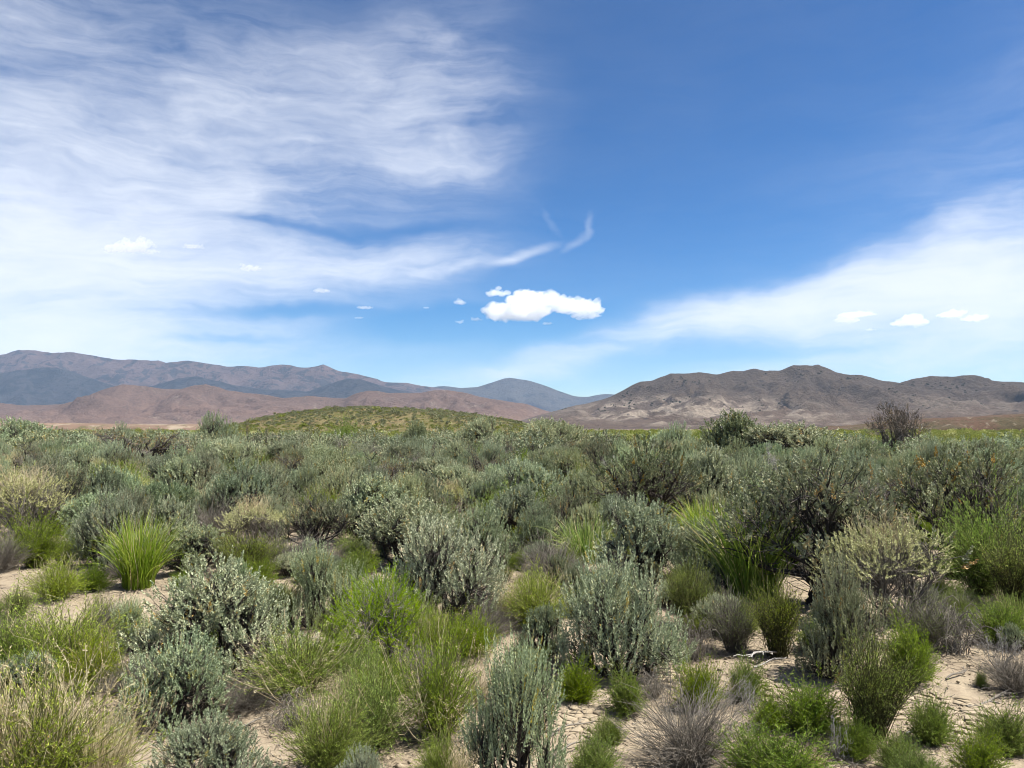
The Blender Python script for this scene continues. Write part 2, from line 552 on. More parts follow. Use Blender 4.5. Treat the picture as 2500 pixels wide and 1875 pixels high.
def low_hill(name, prof, D, depth_f, depth_b, nu, nv, seed, mat, amp=0.12, flat=1.0):
    prof = np.array(prof, float)
    pxs = np.linspace(prof[0, 0], prof[-1, 0], nu)
    k = np.ones(9) / 9
    py = np.interp(pxs, prof[:, 0], prof[:, 1])
    py = np.convolve(np.pad(py, 4, 'edge'), k, 'valid')
    lx, lz = px_dir(pxs, py)
    X = lx * D
    H = np.maximum(CAM_H + lz * D, 0.0)
    tt = np.linspace(-1, 1, nv)
    vv = np.where(tt < 0, tt * depth_f, tt * depth_b)
    sh = np.cos(np.clip(tt, -1, 1) * math.pi / 2) ** flat
    XX = np.repeat(X[:, None], nv, 1)
    YY = D + np.repeat(vv[None, :], nu, 0)
    Z = H[:, None] * sh[None, :]
    Z = Z + amp * H.max() * fbm(XX / (H.max() * 2.2), YY / (H.max() * 2.2), 4, seed) * np.minimum(1, Z / (0.3 * H.max() + 1e-6)) * (1 - sh[None, :] ** 4)
    Z = Z - 0.12 - 0.8 * (sh[None, :] < 0.02)
    V = np.stack([XX, YY, Z], -1)
    o = link(name, raw_mesh(name, V.reshape(-1, 3), grid_quads(nu, nv), smooth=True, mats=[mat]), kind='structure')
    return o, X, D + vv, Z


m_knoll, t, o = new_mat('knoll_soil')
pos = t.node('ShaderNodeNewGeometry').outputs['Position']
c = t.mix(t.smooth(t.noise(pos, 0.09, 5, 0.6), 0.40, 0.60), (0.1412, 0.1100, 0.0591), (0.1011, 0.0885, 0.0372))
c = t.mix(t.smooth(t.noise(pos, 0.8, 4, 0.65), 0.50, 0.68, 0, 0.75), c, (0.1976, 0.1742, 0.1007))
c = t.mix(t.smooth(t.noise(pos, 0.6, 4, 0.6), 0.46, 0.66, 0, 0.6), c, (0.0518, 0.0670, 0.0184))
principled(t, o, c, 0.95, 0.05, bump(t, t.noise(pos, 2.5, 4, 0.6), 0.8, 0.4))
knoll, KX, KY, KZ = low_hill('knoll', KN, KD, 45, 60, 220, 60, 5, m_knoll)

m_terr, t, o = new_mat('terrace_soil')
pos = t.node('ShaderNodeNewGeometry').outputs['Position']
c = t.mix(t.smooth(t.noise(pos, 0.03, 5, 0.6), 0.42, 0.58), (0.0862, 0.0541, 0.0388), (0.0677, 0.0541, 0.0328))
c = t.mix(t.smooth(t.noise(pos, 0.16, 5, 0.65), 0.56, 0.66, 0, 0.9), c, (0.1724, 0.1472, 0.1094))
c = t.mix(t.smooth(t.noise(pos, 0.5, 4, 0.6), 0.52, 0.66, 0, 0.75), c, (0.0287, 0.0325, 0.0160))
principled(t, o, c, 0.95, 0.05, bump(t, t.noise(pos, 1.0, 4, 0.6), 0.9, 1.0))
TR = [(1960, 1056), (2024, 1045), (2120, 1039), (2200, 1036), (2256, 1026), (2295, 1019), (2352, 1018), (2420, 1015), (2500, 1010), (2700, 1002), (3000, 1010), (3300, 1056)]
low_hill('terrace', TR, 620, 45, 160, 200, 40, 8, m_terr, amp=0.25, flat=0.6)
m_bank, t, o = new_mat('pale_bank_soil')
pos = t.node('ShaderNodeNewGeometry').outputs['Position']
c = t.mix(t.smooth(t.noise(pos, 0.05, 5, 0.65), 0.50, 0.66), (0.1485, 0.1035, 0.0765), (0.2430, 0.1980, 0.1440))
c = t.mix(t.smooth(t.noise(pos, 0.12, 4, 0.6), 0.52, 0.66, 0, 0.8), c, (0.0821, 0.0821, 0.0410))
principled(t, o, c, 0.95, 0.05)
BK = [(-900, 1056), (-500, 1032), (-100, 1030), (60, 1034), (150, 1032), (260, 1034), (380, 1036), (520, 1035), (600, 1036), (700, 1054)]
low_hill('pale_bank', BK, 880, 40, 200, 200, 30, 9, m_bank, amp=0.25, flat=0.6)

# ---- air: thin even haze round the whole place
m_haze, t, o = new_mat('haze_air')
pv = t.node('ShaderNodeVolumePrincipled')
pv.inputs['Color'].default_value = (0.50, 0.70, 1.0, 1)
pv.inputs['Density'].default_value = 1.8e-5
pv.inputs['Anisotropy'].default_value = 0.0
t.l.new(pv.outputs[0], o.inputs['Volume'])
hz = np.array([(x, y, z) for x in (-22000, 22000) for y in (-22000, 22500) for z in (-12, 1750)], float)
link('haze', raw_mesh('haze', hz, [(0, 1, 3, 2), (4, 6, 7, 5), (0, 4, 5, 1), (2, 3, 7, 6), (0, 2, 6, 4), (1, 5, 7, 3)], mats=[m_haze]), kind='stuff', label='thin pale blue haze of the desert air')


# ------------------------------------------------------------------ plant materials
def leaf_material(name, cols, hue_var=0.03, val_var=0.25, trans=0.22, rough=0.65, spec=0.16, dry=None, dry_lo=0.9):
    """cols: three colours along the random tone of each leaf; dry: the odd withered leaf"""
    m, t, o = new_mat(name)
    tone = t.attr('tone')
    rnd = t.node('ShaderNodeObjectInfo').outputs['Random']
    r = t.node('ShaderNodeValToRGB')
    t.l.new(tone, r.inputs[0])
    e = r.color_ramp.elements
    e[0].position, e[0].color = 0.0, tuple(cols[0]) + (1,)
    e[1].position, e[1].color = 0.88, tuple(cols[2]) + (1,)
    x = e.new(0.45)
    x.color = tuple(cols[1]) + (1,)
    if dry:
        x = e.new(dry_lo + 0.01)
        x.color = tuple(dry) + (1,)
    hs = t.node('ShaderNodeHueSaturation')
    t.l.new(r.outputs[0], hs.inputs['Color'])
    t.l.new(t.math('ADD', 0.5, t.math('MULTIPLY', t.math('SUBTRACT', rnd, 0.5), hue_var)), hs.inputs['Hue'])
    r2 = t.math('FRACT', t.math('MULTIPLY', rnd, 7.31))
    t.l.new(t.math('ADD', 1 - val_var / 2, t.math('MULTIPLY', r2, val_var)), hs.inputs['Value'])
    r3 = t.math('FRACT', t.math('MULTIPLY', rnd, 23.7))
    t.l.new(t.math('ADD', 0.85, t.math('MULTIPLY', r3, 0.3)), hs.inputs['Saturation'])
    p = t.node('ShaderNodeBsdfPrincipled')
    t.l.new(hs.outputs[0], p.inputs['Base Color'])
    p.inputs['Roughness'].default_value = rough
    p.inputs['Specular IOR Level'].default_value = spec
    tr = t.node('ShaderNodeBsdfTranslucent')
    t.l.new(t.mix(0.35, hs.outputs[0], t.mix(1.0, hs.outputs[0], (1.1, 1.15, 0.5), 'MULTIPLY')), tr.inputs['Color'])
    mx = t.node('ShaderNodeMixShader')
    mx.inputs[0].default_value = trans
    t.l.new(p.outputs[0], mx.inputs[1])
    t.l.new(tr.outputs[0], mx.inputs[2])
    t.l.new(mx.outputs[0], o.inputs['Surface'])
    return m


def wood_material(name, a, b, c, rough=0.85):
    m, t, o = new_mat(name)
    tone = t.attr('tone')
    pos = t.node('ShaderNodeTexCoord').outputs['Object']
    n = t.noise(t.map(pos, scale=(1, 1, 0.25)), 60, 3, 0.6)
    col = t.mix(t.smooth(tone, 0.0, 0.5, typ='LINEAR'), a, b)
    col = t.mix(t.smooth(tone, 0.5, 1.0, typ='LINEAR'), col, c)
    col = t.mix(0.5, col, t.mix(n, (0.2, 0.2, 0.2), (0.8, 0.8, 0.8)), 'OVERLAY')
    principled(t, o, col, rough, 0.15)
    return m


M_SAGE = leaf_material('sage_leaf', ((0.1887, 0.2267, 0.1274), (0.3053, 0.3474, 0.2078), (0.4346, 0.468, 0.3018)), 0.055, 0.55, 0.18, dry=(0.40, 0.30, 0.07), dry_lo=0.975)
M_SAGE_OLD = leaf_material('old_sage_leaf', ((0.1347, 0.1515, 0.0805), (0.2133, 0.2301, 0.1323), (0.3087, 0.3199, 0.207)), 0.03, 0.45, 0.18, dry=(0.36, 0.23, 0.07), dry_lo=0.955)
M_RABBIT = leaf_material('rabbitbrush_leaf', ((0.135, 0.225, 0.02), (0.235, 0.345, 0.034), (0.355, 0.435, 0.07)), 0.02, 0.25, 0.38)
M_YELLOW = leaf_material('yellow_green_leaf', ((0.18, 0.262, 0.028), (0.3, 0.4, 0.048), (0.44, 0.5, 0.105)), 0.02, 0.25, 0.36, dry=(0.46, 0.34, 0.10), dry_lo=0.96)
M_GREEN = leaf_material('fine_green_leaf', ((0.1026, 0.1721, 0.02), (0.1824, 0.2678, 0.032), (0.285, 0.3581, 0.058)), 0.02, 0.20, 0.38)
M_GREASE = leaf_material('bright_green_leaf', ((0.133, 0.2162, 0.016), (0.228, 0.3358, 0.028), (0.3515, 0.4324, 0.058)), 0.01, 0.15, 0.38)
M_SALT = leaf_material('saltbush_leaf', ((0.3171, 0.3231, 0.1257), (0.4699, 0.464, 0.2131), (0.6108, 0.5873, 0.3115)), 0.015, 0.20, 0.22)
M_GRASS = leaf_material('grass_blade', ((0.0846, 0.1587, 0.0182), (0.1693, 0.2593, 0.0344), (0.3174, 0.365, 0.086)), 0.015, 0.20, 0.36, dry=(0.50, 0.42, 0.22), dry_lo=0.94)
M_STRAW = leaf_material('straw', ((0.3174, 0.2539, 0.1375), (0.4655, 0.3861, 0.2222), (0.5925, 0.5131, 0.328)), 0.01, 0.15, 0.15)
M_MEADOW = leaf_material('meadow_leaf', ((0.12, 0.145, 0.032), (0.195, 0.222, 0.052), (0.285, 0.295, 0.09)), 0.03, 0.35, 0.30)
M_TWIG = leaf_material('dead_twig', ((0.085, 0.07, 0.058), (0.165, 0.14, 0.116), (0.29, 0.245, 0.195)), 0.02, 0.2, 0.05, dry=(0.34, 0.24, 0.09), dry_lo=0.95)
M_RUST = leaf_material('rusty_straw', ((0.2576, 0.138, 0.0414), (0.3864, 0.2392, 0.0782), (0.4784, 0.3496, 0.1564)), 0.01, 0.10, 0.15)
M_BARK = wood_material('dark_bark', (0.0238, 0.0195, 0.0170), (0.0510, 0.0433, 0.0374), (0.1105, 0.0978, 0.0850))
M_GREY = wood_material('grey_dead_wood', (0.066, 0.058, 0.047), (0.138, 0.122, 0.100), (0.250, 0.225, 0.188))
M_PALE = wood_material('bleached_wood', (0.1700, 0.1573, 0.1445), (0.2550, 0.2422, 0.2210), (0.3400, 0.3230, 0.2975))
M_STEM = wood_material('olive_stem', (0.0510, 0.0467, 0.0221), (0.0935, 0.0978, 0.0357), (0.1615, 0.1615, 0.0638))


# ------------------------------------------------------------------ plant building blocks
def unit(v):
    return v / np.maximum(np.linalg.norm(v, axis=-1, keepdims=True), 1e-9)


class Buf:
    """collects vertices, faces and leaf tones of one part"""
    def __init__(self):
        self.v, self.q, self.t, self.tone, self.n = [], [], [], [], 0

    def leaves(self, base, d, length, width, tone, rng, fold=0.25):
        """kite-shaped leaves folded along the midrib"""
        N = len(base)
        if N == 0:
            return
        d = unit(d)
        s = unit(np.cross(d, rng.normal(size=(N, 3))))
        up = np.cross(s, d)
        L, Wd = length[:, None], width[:, None]
        mid = base + d * L * 0.55
        v = np.stack([base, mid + s * Wd * 0.5 + up * Wd * fold, base + d * L, mid - s * Wd * 0.5 + up * Wd * fold], 1)
        i = self.n + np.arange(N)[:, None] * 4
        self.t.append(np.concatenate([i + np.array([0, 1, 2]), i + np.array([0, 2, 3])]))
        self.v.append(v.reshape(-1, 3))
        self.tone.append(np.repeat(tone, 4))
        self.n += N * 4

    def tubes(self, P, rad, tone, sides=3):
        """P (N, K, 3) points of N tapering stems"""
        N, K, _ = P.shape
        if N == 0:
            return
        tan = np.empty_like(P)
        tan[:, 1:-1] = P[:, 2:] - P[:, :-2]
        tan[:, 0] = P[:, 1] - P[:, 0]
        tan[:, -1] = P[:, -1] - P[:, -2]
        tan = unit(tan)
        ref = np.where(np.abs(tan[..., 2:3]) > 0.9, np.array([1.0, 0, 0]), np.array([0, 0, 1.0]))
        a = unit(np.cross(tan, ref))
        b = np.cross(tan, a)
        ang = np.arange(sides) * 2 * math.pi / sides
        ring = a[:, :, None, :] * np.cos(ang)[None, None, :, None] + b[:, :, None, :] * np.sin(ang)[None, None, :, None]
        v = P[:, :, None, :] + ring * rad[:, :, None, None]
        base = self.n + np.arange(N)[:, None, None] * (K * sides) + np.arange(K - 1)[None, :, None] * sides
        j = np.arange(sides)[None, None, :]
        jn = (np.arange(sides) + 1) % sides
        q = np.stack([base + j, base + jn[None, None, :], base + sides + jn[None, None, :], base + sides + j], -1)
        self.q.append(q.reshape(-1, 4))
        self.v.append(v.reshape(-1, 3))
        tn = tone if tone.ndim == 2 else np.repeat(tone[:, None], K, 1)
        self.tone.append(np.repeat(tn.reshape(-1), sides))
        self.n += N * K * sides

    def ribbons(self, P, width, tone, rng):
        """grass blades: P (N, K, 3), tapering to a point"""
        N, K, _ = P.shape
        tan = unit(np.gradient(P, axis=1))
        s = unit(np.cross(tan, (rng.normal(size=(N, 1, 3)) * 0.6 + np.array([0, 0, 1.0]))))
        wv = width[:, :, None] * 0.5 * s
        v = np.stack([P - wv, P + wv], 2)
        base = self.n + np.arange(N)[:, None] * (2 * K) + np.arange(K - 1)[None, :] * 2
        self.q.append(np.stack([base, base + 1, base + 3, base + 2], -1).reshape(-1, 4))
        self.v.append(v.reshape(-1, 3))
        self.tone.append(np.repeat(tone.reshape(-1), 2))
        self.n += N * K * 2

    def arrays(self):
        z3, z4 = np.zeros((0, 3), int), np.zeros((0, 4), int)
        return (np.concatenate(self.v), np.concatenate(self.q) if self.q else z4, np.concatenate(self.t) if self.t else z3, np.concatenate(self.tone))

    def mesh(self, name, mat, smooth=False):
        v, q, t, tone = self.arrays()
        return raw_mesh(name, v, q, t, tone, smooth, [mat])


def curve(p0, p1, K, rng, sag=0.0, wob=0.05, lift=0.0):
    """N bent paths from p0 to p1; lift > 0 leaves the start upright, wob in units of length"""
    t = np.linspace(0, 1, K)[None, :, None]
    P = p0[:, None, :] * (1 - t) + p1[:, None, :] * t
    L = np.linalg.norm(p1 - p0, axis=1)[:, None, None]
    off = rng.normal(size=(len(p0), 1, 3)) * np.sin(t * math.pi) + rng.normal(size=(len(p0), 1, 3)) * np.sin(t * 2 * math.pi) * 0.5
    P = P + off * wob * L
    P[..., 2:3] += (lift * np.sin(t * math.pi)) * L
    P[..., 2:3] -= sag * L * t * t
    return P


def sphere_dirs(n, rng, zmin=-0.3):
    z = rng.uniform(zmin, 1, n)
    a = rng.uniform(0, 2 * math.pi, n)
    r = np.sqrt(1 - z * z)
    return np.stack([r * np.cos(a), r * np.sin(a), z], 1)


def taper(N, K, r0, r1):
    r0 = np.broadcast_to(np.asarray(r0, float), (N,))
    r1 = np.broadcast_to(np.asarray(r1, float), (N,))
    t = np.linspace(0, 1, K)[None, :]
    return r0[:, None] * (1 - t) + r1[:, None] * t


def leafy_shrub(seed, lobes=8, shoots=600, per=36, width=1.1, height=1.0, leaf=(0.016, 0.034, 0.0075), shoot_len=(0.07, 0.17), up=0.9, spread=0.55, low=0.22, lobe_r=(0.30, 0.46),
                bare=0.0, limb=0.020, trunk_h=0.0, lay=0.7, inner=0.25, dead=30, zmin=-0.45, skirt=0, ragged=0.45):
    """crown of lobes, each a head of upright leafy shoots carried by crooked limbs; returns wood and foliage buffers"""
    rng = np.random.default_rng(seed)
    wood, fol = Buf(), Buf()
    Rw = width / 2
    a = rng.uniform(0, 2 * math.pi) + np.arange(lobes) * 2.399 + rng.normal(size=lobes) * 0.3
    rr = Rw * np.sqrt((np.arange(lobes) + 0.35) / lobes) * rng.uniform(0.60, 0.78, lobes)
    cz = height * (0.72 - (0.72 - low - 0.16) * (rr / Rw / 0.75) ** 2) * rng.uniform(0.86, 1.06, lobes)
    C = np.stack([rr * np.cos(a), rr * np.sin(a), cz], 1)
    C += rng.normal(size=C.shape) * np.array([0.05, 0.05, 0.04]) * height
    lr = Rw * rng.uniform(lobe_r[0] * 0.8, lobe_r[1] * 1.1, lobes) * 1.25
    if skirt:                                        # low outer lobes that hide the foot
        a2 = rng.uniform(0, 2 * math.pi, skirt)
        r2 = Rw * rng.uniform(0.62, 0.92, skirt)
        C = np.concatenate([C, np.stack([r2 * np.cos(a2), r2 * np.sin(a2), height * rng.uniform(0.08, 0.24, skirt)], 1)])
        lr = np.concatenate([lr, Rw * rng.uniform(0.20, 0.36, skirt)])
        lobes += skirt
    base = np.stack([rng.normal(size=lobes) * 0.035, rng.normal(size=lobes) * 0.035, np.full(lobes, -0.03)], 1)
    if trunk_h > 0:
        fork = np.array([rng.normal() * 0.05, rng.normal() * 0.05, trunk_h])
        tp = curve(np.array([[0, 0, -0.05]]), fork[None], 6, rng, wob=0.10)
        wood.tubes(tp, taper(1, 6, limb * 2.1, limb * 1.5), np.array([0.15]), 7)
        base = np.repeat(fork[None], lobes, 0) - np.array([0, 0, 0.01])
    LP = curve(base, C, 8, rng, wob=0.09, lift=-0.06)
    wood.tubes(LP, taper(lobes, 8, limb * rng.uniform(0.7, 1.2, lobes), 0.006), rng.uniform(0.05, 0.5, lobes), 5)
    # shoots on the shell of the lobes
    n = shoots
    li = rng.choice(lobes, n, p=lr ** 2 / (lr ** 2).sum())
    d = sphere_dirs(n, rng, zmin)
    depth = np.where(rng.random(n) < inner, rng.uniform(0.35, 0.8, n), rng.uniform(0.78, 1.04, n))
    p = C[li] + d * (lr[li] * depth)[:, None] * np.array([1, 1, 0.95])
    keep = (p[:, 2] > 0.04 * height) & (rng.random(n) < rng.uniform(1 - ragged, 1.0, lobes)[li])
    if bare > 0:
        keep &= rng.random(n) > bare * (0.4 + 0.6 * rng.random(lobes)[li])
    p, d, li = p[keep], d[keep], li[keep]
    n = len(p)
    sd = unit(d * spread + np.array([0, 0, up]) + rng.normal(size=(n, 3)) * 0.20)
    sl = rng.uniform(*shoot_len, n) * np.where(rng.random(n) < 0.10, rng.uniform(1.2, 1.9, n), 1.0)
    st = p - sd * sl[:, None] * 0.5
    k = rng.integers(4, 8, n)
    anchor = LP[li, k]
    TP = curve(anchor, st + sd * sl[:, None] * 0.5, 3, rng, wob=0.08, lift=-0.08)
    wood.tubes(TP, taper(n, 3, 0.0042, 0.0016), rng.uniform(0.2, 0.8, n), 3)
    # leaves
    N = n * per
    t = np.tile((np.arange(per) + 0.5) / per, n) + rng.normal(size=N) * 0.03
    si = np.repeat(np.arange(n), per)
    lb = st[si] + sd[si] * (sl[si] * t)[:, None]
    side = unit(np.cross(sd[si], rng.normal(size=(N, 3))))
    ld = sd[si] * lay + side * rng.uniform(0.45, 1.0, N)[:, None] * (1.15 - 0.6 * t)[:, None]
    ll = rng.uniform(leaf[0], leaf[1], N) * (1.08 - 0.4 * t)
    tone = np.clip(rng.normal(0.42, 0.19, N) + (rng.normal(0, 0.20, n) + rng.normal(0, 0.09, lobes)[li])[si], 0, 0.93)
    old = rng.random(n) < 0.03
    tone = np.where(old[si] & (rng.random(N) < 0.7), 1.0, np.where(rng.random(N) < 0.006, 1.0, tone))
    fol.leaves(lb, ld, ll, leaf[2] * rng.uniform(0.75, 1.25, N), tone, rng)
    # dead lower twigs
    if dead:
        li = rng.integers(0, lobes, dead)
        p0 = LP[li, rng.integers(1, 5, dead)]
        p1 = p0 + unit(sphere_dirs(dead, rng, -0.2) + np.array([0, 0, 0.1])) * rng.uniform(0.10, 0.28, dead)[:, None]
        p1[:, 2] = np.maximum(p1[:, 2], 0.02)
        wood.tubes(curve(p0, p1, 4, rng, wob=0.10), taper(dead, 4, 0.0045, 0.0015), rng.uniform(0.5, 1.0, dead), 3)
    return wood, fol


def broom_shrub(seed, stems=420, per=16, width=1.0, height=1.0, leaf=(0.022, 0.042, 0.0042), base_r=0.10, out=1.0, start=0.30, stem_r=0.0022, droop=0.0, lay=1.2, ball=0.75, split=2, wob=0.05, stem_tone=(0.2, 0.8)):
    """many thin stems fanning from the base into a dome, narrow leaves on the upper part"""
    rng = np.random.default_rng(seed)
    wood, fol = Buf(), Buf()
    d = sphere_dirs(stems, rng, 0.10)
    d[:, :2] *= out
    az_ = np.arctan2(d[:, 1], d[:, 0])
    ph = rng.uniform(0, 6.28, 3)                      # uneven outline: some sides grew better than others
    lump = 1 + 0.16 * np.sin(2 * az_ + ph[0] + 2 * d[:, 2]) + 0.13 * np.sin(3 * az_ + ph[1]) + 0.10 * np.sin(7 * az_ + ph[2] + 6 * d[:, 2])
    p1 = np.stack([d[:, 0] * width / 2, d[:, 1] * width / 2, height * (1 - ball + ball * d[:, 2])], 1) * (rng.uniform(0.74, 1.06, stems) * lump)[:, None]
    aa = rng.uniform(0, 2 * math.pi, stems)
    br = base_r * np.sqrt(rng.random(stems))
    p0 = np.stack([br * np.cos(aa), br * np.sin(aa), np.full(stems, -0.02)], 1) + d * np.array([0.05, 0.05, 0])
    P = curve(p0, p1, 7, rng, wob=wob, lift=0.0)
    tt = np.linspace(0, 1, 7)[None, :]
    lean = np.sin(tt * math.pi) * 0.14
    P[..., 0] -= lean * p1[:, 0:1]
    P[..., 1] -= lean * p1[:, 1:2]
    P[..., 2] -= droop * (tt ** 3) * height
    P[..., 2] = np.maximum(P[..., 2], -0.02)
    tn = rng.uniform(*stem_tone, stems)
    wood.tubes(P, taper(stems, 7, stem_r * 1.5, stem_r * 0.6), tn, 3)
    allP = [P]
    if split:
        k = rng.integers(2, 5, stems * split)
        si = np.tile(np.arange(stems), split)
        q0 = P[si, k]
        q1 = q0 + unit(P[si, np.minimum(k + 1, 6)] - P[si, k] + rng.normal(size=(len(si), 3)) * 0.06) * rng.uniform(0.16, 0.36, len(si))[:, None] * height
        q1 += rng.normal(size=q1.shape) * 0.035 * height
        Q = curve(q0, q1, 7, rng, wob=0.06)
        wood.tubes(Q[:, ::2], taper(len(si), 4, stem_r * 0.9, stem_r * 0.5), tn[si], 3)
        allP.append(Q)
    if per:
        for j, Pk in enumerate(allP):
            n = len(Pk)
            N = n * per
            si = np.repeat(np.arange(n), per)
            t = rng.uniform(start if j == 0 else 0.05, 1.0, N)
            f = t * 6
            i0 = np.minimum(f.astype(int), 5)
            fr = (f - i0)[:, None]
            lb = Pk[si, i0] * (1 - fr) + Pk[si, i0 + 1] * fr
            dr = unit(Pk[si, i0 + 1] - Pk[si, i0])
            side = unit(np.cross(dr, rng.normal(size=(N, 3))))
            ld = dr * lay + side * rng.uniform(0.4, 1.0, N)[:, None]
            tone = np.clip(rng.normal(0.42, 0.2, N) + rng.normal(0, 0.13, n)[si], 0, 0.93)
            tone = np.where(rng.random(N) < 0.01, 1.0, tone)
            fol.leaves(lb, ld, rng.uniform(leaf[0], leaf[1], N), leaf[2] * rng.uniform(0.8, 1.2, N), tone, rng, 0.15)
    return wood, fol, rng


def stalks(seed, n, width, h0, h1, lean=0.35, r=0.0016, head=14, base_z=0.0, bend=0.08, off=(0, 0), dirn=None, head_leaf=(0.008, 0.016, 0.005), base_w=0.6):
    """dry flower stalks with small seed heads"""
    rng = np.random.default_rng(seed)
    b = Buf()
    a = rng.uniform(0, 2 * math.pi, n)
    rr = width / 2 * np.sqrt(rng.random(n)) * base_w
    p0 = np.stack([off[0] + rr * np.cos(a), off[1] + rr * np.sin(a), np.full(n, base_z)], 1)
    h = rng.uniform(h0, h1, n)
    dv = np.stack([np.cos(a) * lean * rng.random(n), np.sin(a) * lean * rng.random(n), np.ones(n)], 1)
    if dirn is not None:
        dv = dv + np.array(dirn)
    dv = unit(dv + rng.normal(size=(n, 3)) * 0.08)
    p1 = p0 + dv * h[:, None]
    P = curve(p0, p1, 6, rng, wob=bend)
    b.tubes(P, taper(n, 6, r, r * 0.55), rng.uniform(0.1, 0.9, n), 3)
    hb = Buf()
    if head:
        N = n * head
        si = np.repeat(np.arange(n), head)
        t = rng.uniform(0.72, 1.02, N)
        lb = P[si, 4] + (P[si, 5] - P[si, 4]) * ((t - 0.8) / 0.2)[:, None]
        d = unit(P[si, 5] - P[si, 4]) + rng.normal(size=(N, 3)) * 0.55
        hb.leaves(lb, d, rng.uniform(head_leaf[0], head_leaf[1], N), head_leaf[2] * rng.uniform(0.8, 1.2, N), rng.uniform(0.2, 0.9, N), rng)
    return b, hb


def stalk_part(nm, pair, mat):
    """a part with its seed heads as a sub-part"""
    return (nm, pair[0].mesh(nm, mat), ('seed_heads', pair[1].mesh('seed_heads', mat)))


def grass_clump(seed, n=420, width=0.9, height=1.0, arch=0.45, w=0.008, base_r=0.16, dry=0.05):
    rng = np.random.default_rng(seed)
    b = Buf()
    K = 8
    a = rng.uniform(0, 2 * math.pi, n)
    br = base_r * np.sqrt(rng.random(n))
    p0 = np.stack([br * np.cos(a), br * np.sin(a), np.full(n, -0.02)], 1)
    L = height * rng.uniform(0.6, 1.08, n)
    le = width / 2 * rng.uniform(0.05, 1.0, n) ** 1.3
    a2 = a + rng.normal(size=n) * 0.5
    t = np.linspace(0, 1, K)[None, :]
    ar = arch * rng.uniform(0.2, 1.6, n) * (0.2 + le / (width / 2))
    x = p0[:, 0:1] + np.cos(a2)[:, None] * le[:, None] * (t ** 1.7)
    y = p0[:, 1:2] + np.sin(a2)[:, None] * le[:, None] * (t ** 1.7)
    z = L[:, None] * (t - ar[:, None] * t ** 3 * 0.55) - 0.02
    P = np.stack([x, y, z], -1)
    P += rng.normal(size=(n, 1, 3)) * 0.02 * t[..., None]
    wd = w * rng.uniform(0.6, 1.2, n)[:, None] * np.clip(1.15 - t ** 2.2 * 1.12, 0.03, 1)
    tn = np.clip(rng.normal(0.40, 0.18, n)[:, None] + 0.22 * t + 0.12 * (1 - t) ** 4, 0, 0.92)
    tn = np.where((rng.random(n) < dry)[:, None], 1.0, tn)
    b.ribbons(P, wd, tn, rng)
    return b


def branch_tree(seed, height=1.0, trunk_r=0.045, levels=4, kids=(3, 5), spread=0.75, lean=(0, 0), gnarl=0.12, ratio=0.62, stems=3, up=0.5, zmin=0.0):
    """crooked bare shrub, branching again and again"""
    rng = np.random.default_rng(seed)
    b = Buf()
    tips = []
    p0 = np.zeros((stems, 3))
    p0[:, :2] = rng.normal(size=(stems, 2)) * 0.04
    p0[:, 2] = -0.04
    d = unit(np.stack([rng.normal(size=stems) * spread + lean[0], rng.normal(size=stems) * spread + lean[1], np.ones(stems)], 1))
    L = np.full(stems, height * 0.42) * rng.uniform(0.8, 1.2, stems)
    r = np.full(stems, trunk_r)
    for lv in range(levels):
        n = len(p0)
        p1 = p0 + d * L[:, None]
        K = 6 if lv < 2 else 4
        P = curve(p0, p1, K, rng, wob=gnarl)
        P[..., 2] = np.maximum(P[..., 2], zmin - 0.04 if lv == 0 else zmin)
        b.tubes(P, taper(n, K, r, r * 0.55), np.clip(rng.uniform(0.0, 0.3, n) + 0.22 * lv, 0, 1), 6 if lv < 2 else 3)
        if lv == levels - 1:
            tips = P[:, -1]
            break
        m = rng.integers(kids[0], kids[1] + 1, n)
        si = np.repeat(np.arange(n), m)
        N = len(si)
        ki = rng.integers(K // 2, K, N)
        p0 = P[si, ki]
        dd = unit(P[si, -1] - P[si, -2])
        side = unit(np.cross(dd, rng.normal(size=(N, 3))))
        d = unit(dd + side * rng.uniform(0.3, 1.1, N)[:, None] + np.array([0, 0, up]) * rng.uniform(0, 1, N)[:, None])
        L = L[si] * ratio * rng.uniform(0.7, 1.2, N)
        r = np.maximum(r[si] * 0.5, 0.0026)
    return b, tips, rng


# ------------------------------------------------------------------ plant kinds: lists of parts, each list shared by all copies
KINDS_ = {}


def kind(key, *parts):
    KINDS_.setdefault(key, []).append(parts)


for s in range(5):
    if s < 2:
        w_, f_ = leafy_shrub(100 + s, lobes=13 + s, shoots=1150, per=30, width=1.25, height=1.0, leaf=(0.017, 0.036, 0.0098), low=0.02, zmin=-0.6, lobe_r=(0.26, 0.42), skirt=4, ragged=0.3)
    else:
        w_, f_ = leafy_shrub(100 + s, lobes=17 + 2 * s, shoots=1300, per=22, width=1.25, height=1.0, leaf=(0.019, 0.038, 0.0125), low=0.04 + 0.05 * (s - 2), zmin=-0.5, lobe_r=(0.17, 0.30), shoot_len=(0.05, 0.13), spread=0.8, up=0.75, dead=90, skirt=(5, 3, 0)[s - 2], ragged=0.45)
    kind('sage', ('branches', w_.mesh('sage_branches', M_BARK, True)), ('foliage', f_.mesh('sage_foliage', M_SAGE)))
for s in range(2):                                 # tall shoots, open
    w_, f_ = leafy_shrub(140 + s, lobes=12, shoots=720, per=42, width=1.0, ragged=0.2, leaf=(0.017, 0.036, 0.0090), height=1.0, zmin=-0.6, skirt=5, shoot_len=(0.14, 0.30), up=1.2, low=0.02, lobe_r=(0.26, 0.40))
    kind('sage_upright', ('branches', w_.mesh('sage_branches', M_BARK, True)), ('foliage', f_.mesh('sage_foliage', M_SAGE)))
